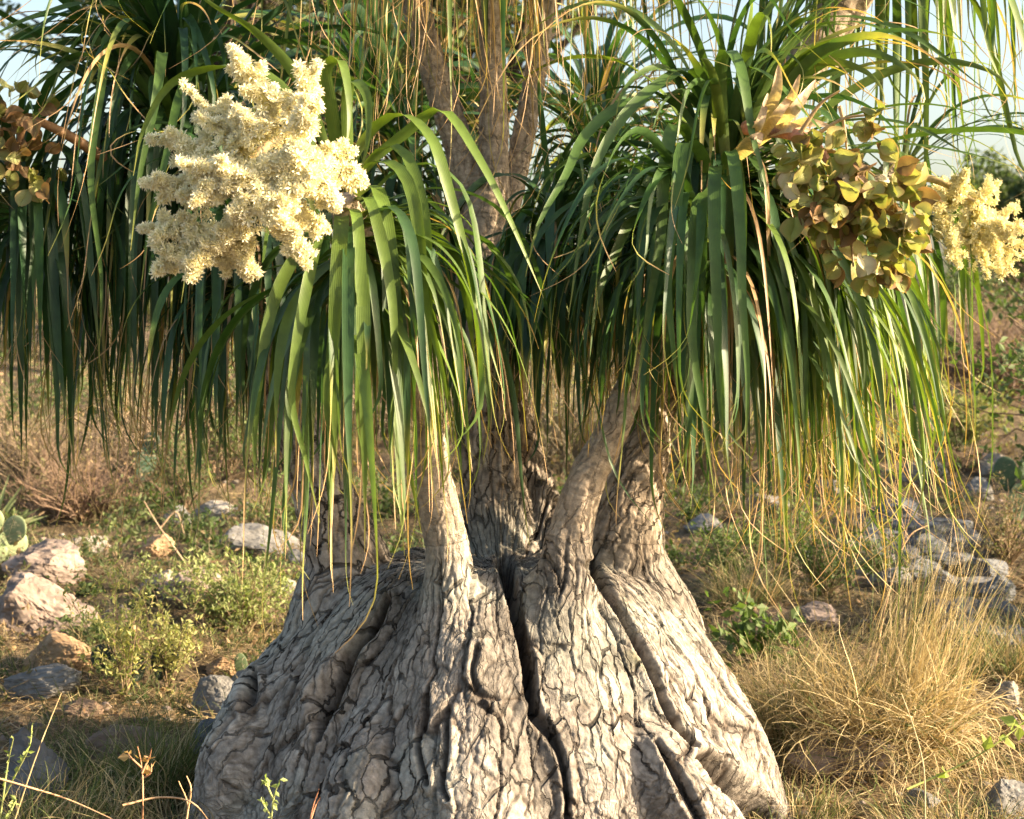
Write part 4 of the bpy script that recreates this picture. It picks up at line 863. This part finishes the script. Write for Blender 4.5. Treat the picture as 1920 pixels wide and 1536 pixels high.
# ------------------------------------------------------------------ shrubs and weeds
def bushgeo(root, h, rad, nst, nlf, lsz, c1, c2, g, thin=.004, twigc=(.22, .16, .10), upright=.5, asp=.4, segs=7, sub=3):
    """woody stems with side twigs and small leaves: returns (stem Acc, leaf Acc)"""
    sa, la = Acc(), Acc(); root = np.asarray(root)
    a = g.uniform(0, 2 * np.pi, nst); sp_ = np.abs(g.normal(0, 1, nst)) * (1 - upright) + .05
    d = nrm(np.stack([np.cos(a) * sp_, np.sin(a) * sp_, np.ones(nst)], -1) * np.array([rad / h * 1.6, rad / h * 1.6, 1]))
    s = np.linspace(0, 1, segs)[None, :, None]
    L = h * g.uniform(.55, 1.1, nst)[:, None, None]
    wob = np.cumsum(g.normal(0, .06, (nst, segs, 3)), 1) * s * L
    P = root + d[:, None] * s * L + wob + np.stack([np.cos(a), np.sin(a), -.5 + 0 * a], -1)[:, None] * (s ** 2) * (rad * .35)
    rr_ = thin * (1 - .75 * s[..., 0]) * np.ones((nst, 1))
    sa.add(*tubes(P, rr_, np.tile(np.asarray(twigc, float), (nst, segs, 1)), 4))
    n2 = nst * sub; k = g.integers(0, nst, n2); t = g.uniform(.25, .95, n2) * (segs - 1); i = t.astype(int); f = (t - i)[:, None]
    st = P[k, i] * (1 - f) + P[k, np.minimum(i + 1, segs - 1)] * f
    dd = nrm(d[k] + g.normal(0, .7, (n2, 3))); l2 = h * g.uniform(.12, .38, n2)[:, None, None]
    P2 = st[:, None] + dd[:, None] * s * l2 + np.cumsum(g.normal(0, .05, (n2, segs, 3)), 1) * s * l2
    sa.add(*tubes(P2, thin * .45 * (1 - .7 * s[..., 0]) * np.ones((n2, 1)), np.tile(np.asarray(twigc, float), (n2, segs, 1)), 3))
    AllP = np.concatenate([P[:, 1:].reshape(-1, 3), P2[:, 1:].reshape(-1, 3), P2[:, 2:].reshape(-1, 3)])
    q = AllP[g.integers(0, len(AllP), nlf)] + g.normal(0, lsz * .5, (nlf, 3))
    D = nrm(g.normal(0, 1, (nlf, 3)) + [0, 0, .6]); S = nrm(np.cross(D, g.normal(0, 1, (nlf, 3)))); z = lsz * g.uniform(.5, 1.3, nlf)[:, None]; Nn = np.cross(D, S)
    Vv = np.stack([q, q + D * z * .5 + S * z * asp * .5 + Nn * z * .08, q + D * z, q + D * z * .5 - S * z * asp * .5 + Nn * z * .08], 1).reshape(-1, 3)
    cc = mixc(np.asarray(c1), np.asarray(c2), g.random((nlf, 1))) * g.uniform(.75, 1.25, (nlf, 1))
    la.add(Vv, np.arange(len(Vv)).reshape(-1, 4), np.repeat(cc, 4, 0))
    return sa, la
def shrub(px, py, hpx, wpx, nst, nlf, lpx, c1, c2, lab, cat='shrub', name='shrub', seed=0, upright=.5, asp=.4, thin=1.6, twigc=(.22, .16, .10), leafname='leaves', Y=None, sub=3):
    if cat == 'dry shrub': nst = int(nst * 1.7); sub = max(sub, 6); thin *= 1.25; nlf = int(nlf * 1.6); twigc = tuple(np.array(twigc) * [.62, .66, .72])
    P = hit(px, py) if Y is None else np.array([at(px, py, Y)[0], Y, float(terrain(at(px, py, Y)[0], Y))])
    s = sc_at(P[1]); gg = np.random.default_rng(seed + 900)
    sa, la = bushgeo(P - [0, 0, .02], hpx * s, wpx * s / 2, nst, nlf, lpx * s, c1, c2, gg, thin * s, twigc, upright, asp, sub=sub)
    t = thing(name, lab, cat, P)
    link('stems', sa.mesh('stems', M_WOOD, P), t)
    if nlf: link(leafname, la.mesh(leafname, M_FOL, P, smooth=False), t, kind='stuff')
    return t
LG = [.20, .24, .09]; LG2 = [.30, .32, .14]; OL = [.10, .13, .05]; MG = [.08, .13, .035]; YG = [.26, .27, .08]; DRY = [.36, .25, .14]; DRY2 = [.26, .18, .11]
# left
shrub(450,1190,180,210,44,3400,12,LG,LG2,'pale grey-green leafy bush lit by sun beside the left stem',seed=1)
shrub(235,1310,270,130,16,1300,13,LG,[.45,.40,.15],'tall weed with yellowish seed heads in front of the pink boulders',cat='weed',name='weed',seed=2,upright=.75)
shrub(315,1300,200,110,14,1100,12,[.50,.45,.18],LG2,'weed thick with small yellow flowers just right of the tall weed',cat='weed',name='weed',seed=3,upright=.7)
shrub(395,1180,120,70,10,500,9,LG,LG2,'small light green weed in front of the purple-pink boulder',cat='weed',name='weed',seed=4,upright=.6)
shrub(515,1020,180,60,9,420,9,LG,MG,'slender green weed growing behind the left stem',cat='weed',name='weed',seed=5,upright=.8)
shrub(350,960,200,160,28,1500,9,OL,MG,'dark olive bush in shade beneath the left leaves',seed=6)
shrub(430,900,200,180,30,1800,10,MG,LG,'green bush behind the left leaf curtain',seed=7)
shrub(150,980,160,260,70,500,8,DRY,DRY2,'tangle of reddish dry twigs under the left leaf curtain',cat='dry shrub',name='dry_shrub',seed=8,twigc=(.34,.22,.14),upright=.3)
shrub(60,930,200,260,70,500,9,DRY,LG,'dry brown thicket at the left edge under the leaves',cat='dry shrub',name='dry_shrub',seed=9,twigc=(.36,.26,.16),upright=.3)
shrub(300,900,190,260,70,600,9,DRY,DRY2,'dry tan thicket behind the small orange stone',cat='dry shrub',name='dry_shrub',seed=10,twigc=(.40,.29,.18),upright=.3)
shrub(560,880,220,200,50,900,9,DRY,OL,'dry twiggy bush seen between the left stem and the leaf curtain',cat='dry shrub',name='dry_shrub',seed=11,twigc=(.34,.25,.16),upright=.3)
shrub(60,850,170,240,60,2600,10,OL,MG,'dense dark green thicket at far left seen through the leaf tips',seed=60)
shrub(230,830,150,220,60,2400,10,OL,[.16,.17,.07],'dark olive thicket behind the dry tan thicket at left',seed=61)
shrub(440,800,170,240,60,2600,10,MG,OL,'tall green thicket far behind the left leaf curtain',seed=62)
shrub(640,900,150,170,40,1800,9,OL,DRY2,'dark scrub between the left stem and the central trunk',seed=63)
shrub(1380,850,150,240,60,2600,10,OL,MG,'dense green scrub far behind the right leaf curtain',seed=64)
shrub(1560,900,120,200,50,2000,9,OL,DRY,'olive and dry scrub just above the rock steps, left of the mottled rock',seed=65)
# behind the middle
shrub(1060,900,230,220,70,1500,9,LG,DRY,'sunlit dry brush seen between the central stems',cat='dry shrub',name='dry_shrub',seed=12,twigc=(.42,.33,.20),upright=.3)
shrub(1130,1000,150,160,40,1300,9,MG,LG,'green low bush behind the gap between the front stems',seed=13)
shrub(1300,900,220,240,80,1500,9,DRY,LG,'sunlit straw-coloured brush behind the right stem',cat='dry shrub',name='dry_shrub',seed=14,twigc=(.44,.34,.20),upright=.3)
shrub(720,820,240,260,70,1200,9,DRY,OL,'brush seen between the two left stems',cat='dry shrub',name='dry_shrub',seed=15,twigc=(.34,.26,.17),upright=.3)
# right
shrub(1375,1090,120,120,26,1500,10,MG,LG,'green weed hugging the right shoulder of the swollen base',cat='weed',name='weed',seed=16)
shrub(1545,1120,170,170,40,2600,9,MG,OL,'feathery green bush behind the golden grass tuft',seed=17)
shrub(1480,1080,170,150,30,1400,9,LG,MG,'light green wiry bush under the right leaf curtain',seed=18)
shrub(1430,1240,130,110,16,260,26,MG,[.12,.17,.05],'broad-leaved green thistle-like weed beside the right side of the base',cat='weed',name='weed',seed=19,asp=.6)
shrub(1650,1100,120,110,30,1500,8,MG,OL,'small dark green bush at the foot of the rock steps',seed=20)
shrub(1690,690,150,260,60,4200,10,MG,YG,'bright green bush on the slope behind the seed pods',seed=21)
shrub(1590,760,200,220,60,3000,10,YG,LG,'yellow-green bush glimpsed through the right leaf curtain',seed=22)
shrub(1800,830,120,170,50,3200,9,YG,LG2,'round light green bush above the mottled rock',seed=23)
shrub(1700,860,90,150,30,1500,8,YG,OL,'low olive bush left of the round light green bush',seed=30)
shrub(1870,760,200,220,120,900,8,DRY,DRY2,'tall reddish-brown dry thicket at the right edge',cat='dry shrub',name='dry_shrub',seed=24,twigc=(.34,.23,.15),upright=.35,sub=5)
shrub(1790,720,160,190,90,800,8,DRY,DRY2,'brown dry thicket left of the tall one at the right edge',cat='dry shrub',name='dry_shrub',seed=25,twigc=(.36,.26,.16),upright=.35,sub=5)
shrub(1800,610,130,230,50,4200,11,OL,[.05,.075,.03],'dark green bush below the pale yellow flower cluster',seed=26)
shrub(1895,590,150,150,40,3000,11,OL,[.05,.075,.03],'dark green bush at the right edge behind the pale yellow flowers',seed=27)
shrub(1830,880,70,130,40,300,8,DRY,ORNG,'heap of dry orange grass and twigs between the mottled and the whitish rock',cat='dry shrub',name='dry_shrub',seed=28,twigc=(.44,.30,.18),upright=.1,sub=4)
shrub(1890,1060,160,130,50,1200,8,OL,DRY2,'dark shaded bush at the right edge above the flat shaded stone',seed=29)
def shade_bush(X, Y, hm, lab, seed):  # bushes added beyond the right of the view to cast shade on the rocks
    P = np.array([X, Y, float(terrain(X, Y))]); gg = np.random.default_rng(seed); t = thing('shrub', lab, 'shrub', P)
    sa, la = bushgeo(P, hm, hm * .5, 40, 5500, .045, OL, MG, gg, .008, (.14, .10, .07), .35, .5)
    link('stems', sa.mesh('stems', M_WOOD, P), t); link('leaves', la.mesh('leaves', M_FOL, P, smooth=False), t, kind='stuff')
shade_bush(3.0, 3.2, 1.45, 'tall dark leafy bush added past the right edge to shade the rock steps', 201)
shade_bush(3.35, 5.0, 1.6, 'second dark leafy bush added past the right edge for shade, farther back than the first', 202)
shade_bush(2.35, 1.55, .75, 'low dark leafy bush added past the right edge for shade, in front of the stones', 203)
# ridge line far behind
for i,(x,h_,w_,c,lab) in enumerate([(1450,150,260,OL,'dark ridge bush behind the right crown'),(1620,120,260,OL,'dark ridge bush behind the seed pods'),(1200,130,240,OL,'ridge bush behind the middle right stem'),
      (1000,120,260,MG,'ridge bush behind the central trunk'),(760,120,260,OL,'ridge bush between the two left stems'),(540,120,260,MG,'ridge bush behind the flower cluster'),(330,110,280,OL,'ridge bush behind the dark left crown'),(110,90,260,DRY,'low ridge bush at far left under the seed cluster')]):
    shrub(x,0,h_,w_,50,3600,12,c,[.16,.17,.07],lab,seed=40+i,Y=18+(i%3)*2)
acc1, acc2 = Acc(), Acc(); g = np.random.default_rng(77)
for k in range(900):
    Y = 1.2 + g.random() ** 1.3 * 17 if k < 560 else .5 + g.random() * 4; X = g.uniform(-1.15, 1.15) * (Y + 4) * .31
    if vnoise(np.array([X * .8]), np.array([Y * .5]), np.array([2.]), 14)[0] < -.15: continue
    px, py, _ = project(np.array([X, Y, float(terrain(X, Y))]))
    if px > 1560 and py > 880 and g.random() < .8: continue
    if abs(X - CX) < .9 and Y < 1.0: continue
    s_ = sc_at(Y); dryb = g.random() < .45; h_ = g.uniform(30, 95) * s_ * (1 + .3 * (Y > 7)); lf_ = 8.5 if Y > 5 else float(g.choice([8, 11, 16]))
    c1, c2 = ((DRY, DRY2) if g.random() < .7 else (OL, DRY2)) if dryb else ((MG, OL) if g.random() < .75 else (OL, LG))
    sa, la = bushgeo((X, Y, float(terrain(X, Y)) - .02), h_, h_ * g.uniform(.5, .9), 16, 160 if not dryb else 60, lf_ * s_, c1, c2, g, 1.0 * s_, (.28, .21, .135) if dryb else (.2, .16, .1), .3, .4, 5, 3)
    for A_ in (sa, la): (acc1 if dryb else acc2).add(np.concatenate(A_.V), np.concatenate(A_.Q), np.concatenate(A_.C) * .75)
link('dry_brush', acc1.mesh('dry_brush', M_FOL, smooth=False), kind='stuff'); link('ground_cover', acc2.mesh('ground_cover', M_FOL, smooth=False), kind='stuff')
# trees far behind
def tree(px, Y, hm, rm_, lab, seed, nlf=12000, lsz=.11, c1=(.06,.09,.035), c2=(.12,.15,.06), trunk=.3):
    gg = np.random.default_rng(seed); x = at(px, 600, Y)[0]; P = np.array([x, Y, float(terrain(x, Y))])
    t = thing('tree', lab, 'tree', P)
    sa, la = bushgeo(P + [0, 0, hm * trunk], hm * (1 - trunk), rm_, 34, nlf, lsz, c1, c2, gg, hm * .007, (.06, .05, .04), .3, .5)
    tp = catmull(np.array([P - [0, 0, .1], P + [hm * .03, 0, hm * trunk * .5], P + [0, 0, hm * trunk * 1.05]]), 10)
    sa.add(*tubes(tp[None], np.linspace(hm * .035, hm * .022, 10)[None], np.tile(np.array([.16, .12, .08]), (1, 10, 1)), 10))
    link('trunk', sa.mesh('trunk', M_WOOD, P), t); link('crown', la.mesh('crown', M_FOL, P, smooth=False), t, kind='stuff')
tree(1915, 20, 2.2, 1.0, 'small dark round tree on the ridge at the right edge', 71)
tree(900, 13, 6.5, 1.5, 'tall thin-leaved tree far behind the central trunk', 72, 9000, .10)
tree(455, 11, 5.0, 1.2, 'slender olive tree behind the dark left crown and flower cluster', 73, 5500, .08, (.12,.13,.05), (.18,.18,.07))
tree(640, 14, 6.2, 2.2, 'dark tree far behind the left flower cluster and crown', 74, 15000, .12)

# ------------------------------------------------------------------ prickly pears
def pad_mesh(rx, rz, seed, col):
    V, Fc = ICO[3] ; g = np.random.default_rng(seed); P = V.copy()
    tz = (P[:, 2] + 1) / 2; P[:, 0] *= (.55 + .45 * sstep(0, .5, tz)) * rx; P[:, 1] *= .12 * rx; P[:, 2] = (P[:, 2] + 1) * rz
    P[:, 1] += .12 * rx * np.sin(P[:, 0] / rx * 1.5 + seed)
    return mesh('pad', P, Fc, np.tile(np.asarray(col), (len(P), 1)) * (1 + .1 * vnoise(P[:, 0] * 40, P[:, 1] * 40, P[:, 2] * 40)[:, None]), mat=M_CACT)
def spines(rx, rz, seed):
    g = np.random.default_rng(seed); n = 36; a = g.uniform(-.8, .8, n) * rx; z = g.uniform(.15, 1.85, n) * rz
    ok = (a / rx) ** 2 + ((z - rz) / rz) ** 2 < .8; a, z = a[ok], z[ok]; n = len(a); b = np.stack([a, np.full(n, -.10 * rx), z], -1)
    d = nrm(np.stack([g.normal(0, .4, n), -np.ones(n), g.normal(0, .4, n)], -1)); s = np.linspace(0, 1, 2)[None, :, None]
    P = b[:, None] + d[:, None] * s * .016
    return mesh('spines', *tubes(P, np.full((n, 2), .0006), np.tile(np.array([.3, .26, .18]), (n, 2, 1)), 3), mat=M_STRAW)
def pear(px, py, pads, lab, col, Y=None):
    P = hit(px, py); s = sc_at(P[1]); t = thing('prickly_pear', lab, 'cactus', P)
    for i, (dx, dy, rx, rz, tilt, rot) in enumerate(pads):
        o = link('pad', pad_mesh(rx * s, rz * s, i, col), t); o.location = (dx * s, i * .012, dy * s); o.rotation_euler = (0, R(tilt), R(rot))
        q = link('spines', spines(rx * s, rz * s, i), o); q['kind'] = 'stuff'
pear(5,1075,[(-20,0,36,38,-10,10),(12,52,24,30,20,-15),(-22,62,30,34,-12,20),(-8,20,30,35,35,35)],'pale green prickly pear with rounded pads at the left edge above the boulders',[.22,.27,.14])
pear(1905,985,[(0,0,26,40,5,10),(-14,62,24,34,-8,-15),(20,66,26,38,14,20)],'dark green prickly pear at the right edge next to the whitish rock',[.08,.13,.07])
pear(255,1290,[(0,0,28,40,-12,10),(-12,62,24,32,-18,-25),(40,10,26,38,16,20),(-46,18,26,34,-28,15)],'dark blue-green prickly pear in shade among the weeds at lower left',[.035,.055,.04])
pear(265,905,[(0,0,22,34,10,10),(10,46,20,26,18,-25)],'small prickly pear behind the left leaf curtain',[.08,.14,.09])
pear(455,1275,[(0,0,13,26,-6,10)],'single small upright cactus pad next to the left slope of the base',[.06,.09,.04])

# ------------------------------------------------------------------ young agave at the left edge, foreground sprigs, dead stalks
P = hit(-20, 1000); s_ = sc_at(P[1]); t = thing('agave', 'spiky pale green rosette plant at the left edge behind the prickly pear', 'plant', P)
for k in range(14):
    g = np.random.default_rng(k); a = g.uniform(-1.2, 1.9); ln = g.uniform(70, 120) * s_; q = np.linspace(0, 1, 8)
    d = np.array([math.sin(a), .3 * g.normal(), abs(math.cos(a)) + .2]); d = nrm(d); Pl = (d * q[:, None] * ln)[None]
    V_, Q_, C, U = ribbons(Pl, np.tile(nrm(np.cross(d, [0, 1, .2])), (1, 8, 1)), (9 * s_ * (1 - q ** 2) + .001)[None], np.tile(np.array([.26, .30, .15]), (1, 8, 1)), .25)
    link('leaf', mesh('leaf', V_, Q_, C, U, mat=M_FOL), t)
def line_thing(name, lab, cat, lines, Y, r_, col, leaves=0, lc=None, seed=0, lsz=14):
    g = np.random.default_rng(seed); b = at(lines[0][0][0], lines[0][0][1], Y); t = thing(name, lab, cat, b); ac = Acc(); pts = []
    for ln in lines:
        c = catmull(np.array([at(p[0], p[1], Y + .02 * g.normal()) for p in ln]), 16); pts.append(c)
        ac.add(*tubes((c - b)[None], np.linspace(r_, r_ * .45, 16)[None], np.tile(np.asarray(col, float), (1, 16, 1)), 5))
    link('stem', ac.mesh('stem', M_WOOD), t)
    if leaves:
        la = Acc(); A = np.concatenate([p[4:] for p in pts]) - b; n = leaves; q = A[g.integers(0, len(A), n)]; z = lsz * sc_at(Y) * g.uniform(.5, 1.2, n)[:, None]
        D = nrm(g.normal(0, 1, (n, 3)) + [0, -.2, .5]); S = nrm(np.cross(D, g.normal(0, 1, (n, 3)))); Nn = np.cross(D, S)
        Vv = np.stack([q, q + D * z * .45 + S * z * .3 + Nn * z * .1, q + D * z, q + D * z * .45 - S * z * .3 + Nn * z * .1], 1).reshape(-1, 3)
        la.add(Vv, np.arange(len(Vv)).reshape(-1, 4), np.repeat(mixc(np.asarray(lc), np.asarray(lc) * [.6, .7, .5], g.random((n, 1))), 4, 0))
        link('leaves', la.mesh('leaves', M_FOL, smooth=False), t, kind='stuff')
    return t
line_thing('weed_sprig', 'pale green leafy sprig rising before the bark at the bottom edge', 'weed', [[(505,1600),(508,1540),(515,1490),(525,1462)],[(508,1530),(495,1510),(490,1500)],[(512,1500),(500,1470),(498,1460)]], -.85, .0022, [.35,.38,.15], 40, [.45,.50,.20], 1)
line_thing('weed_sprig', 'leafy green sprig in the bottom left corner', 'weed', [[(-10,1600),(5,1500),(15,1430),(25,1385)],[(5,1500),(30,1450),(55,1400),(60,1360)],[(0,1540),(20,1520),(30,1500)]], -.75, .0022, [.30,.33,.12], 55, [.36,.40,.14], 2)
line_thing('dead_stalk', 'upright reddish dead stalk with a forked tip at the bottom left', 'dry stalk', [[(265,1600),(268,1500),(266,1440),(258,1400)],[(266,1450),(280,1420),(284,1405)],[(266,1440),(245,1420),(240,1412)],[(266,1460),(282,1450),(284,1432)]], -.8, .002, [.50,.27,.15], 14, [.50,.30,.16], 3, 22)
line_thing('dead_stalk', 'long tan stalk arching across the bottom left corner', 'dry stalk', [[(-20,1455),(50,1475),(130,1500),(230,1545)]], -.8, .0024, [.55,.35,.2], seed=4)
line_thing('dead_stalk', 'tan stalk crossing upright through the bottom left corner', 'dry stalk', [[(20,1560),(60,1440),(90,1360),(115,1300)]], -.7, .0016, [.50,.38,.2], seed=5)
line_thing('dead_stalk', 'arched dry stalk at the bottom edge by the left foot of the base', 'dry stalk', [[(230,1510),(300,1495),(360,1505),(400,1550)],[(345,1560),(352,1510),(335,1465)],[(352,1520),(358,1480),(350,1455)]], -.8, .0022, [.55,.36,.2], seed=6)
line_thing('dead_stalk', 'small forked reddish stalk before the bark at the bottom edge', 'dry stalk', [[(570,1600),(585,1520),(598,1480)],[(580,1545),(592,1510),(600,1496)]], -.85, .0017, [.45,.22,.13], seed=7)
line_thing('dead_stalk', 'long thin straw leaning over the golden tuft at the right', 'dry stalk', [[(1735,1540),(1732,1440),(1712,1360),(1690,1300)]], -.35, .0018, [.60,.48,.28], seed=8)
line_thing('tall_grass', 'yellow-green grass stem running diagonally up at the lower right', 'grass', [[(1700,1480),(1790,1440),(1860,1400),(1925,1350)]], -.3, .0028, [.35,.38,.12], 16, [.32,.36,.10], 9, 34)
line_thing('dead_stalk', 'branching dry stem leaning right behind the rocks at left', 'dry stalk', [[(420,1165),(350,1060),(300,990),(270,940)],[(300,990),(330,960),(345,1000)]], 2.6, .004, [.42,.30,.2], seed=10)
line_thing('dead_stalk', 'curved dry stem with a hooked branch behind the golden tuft', 'dry stalk', [[(1640,1250),(1660,1140),(1690,1030),(1715,930)],[(1690,1030),(1710,1000),(1740,985)]], .9, .0028, [.50,.33,.2], seed=11)
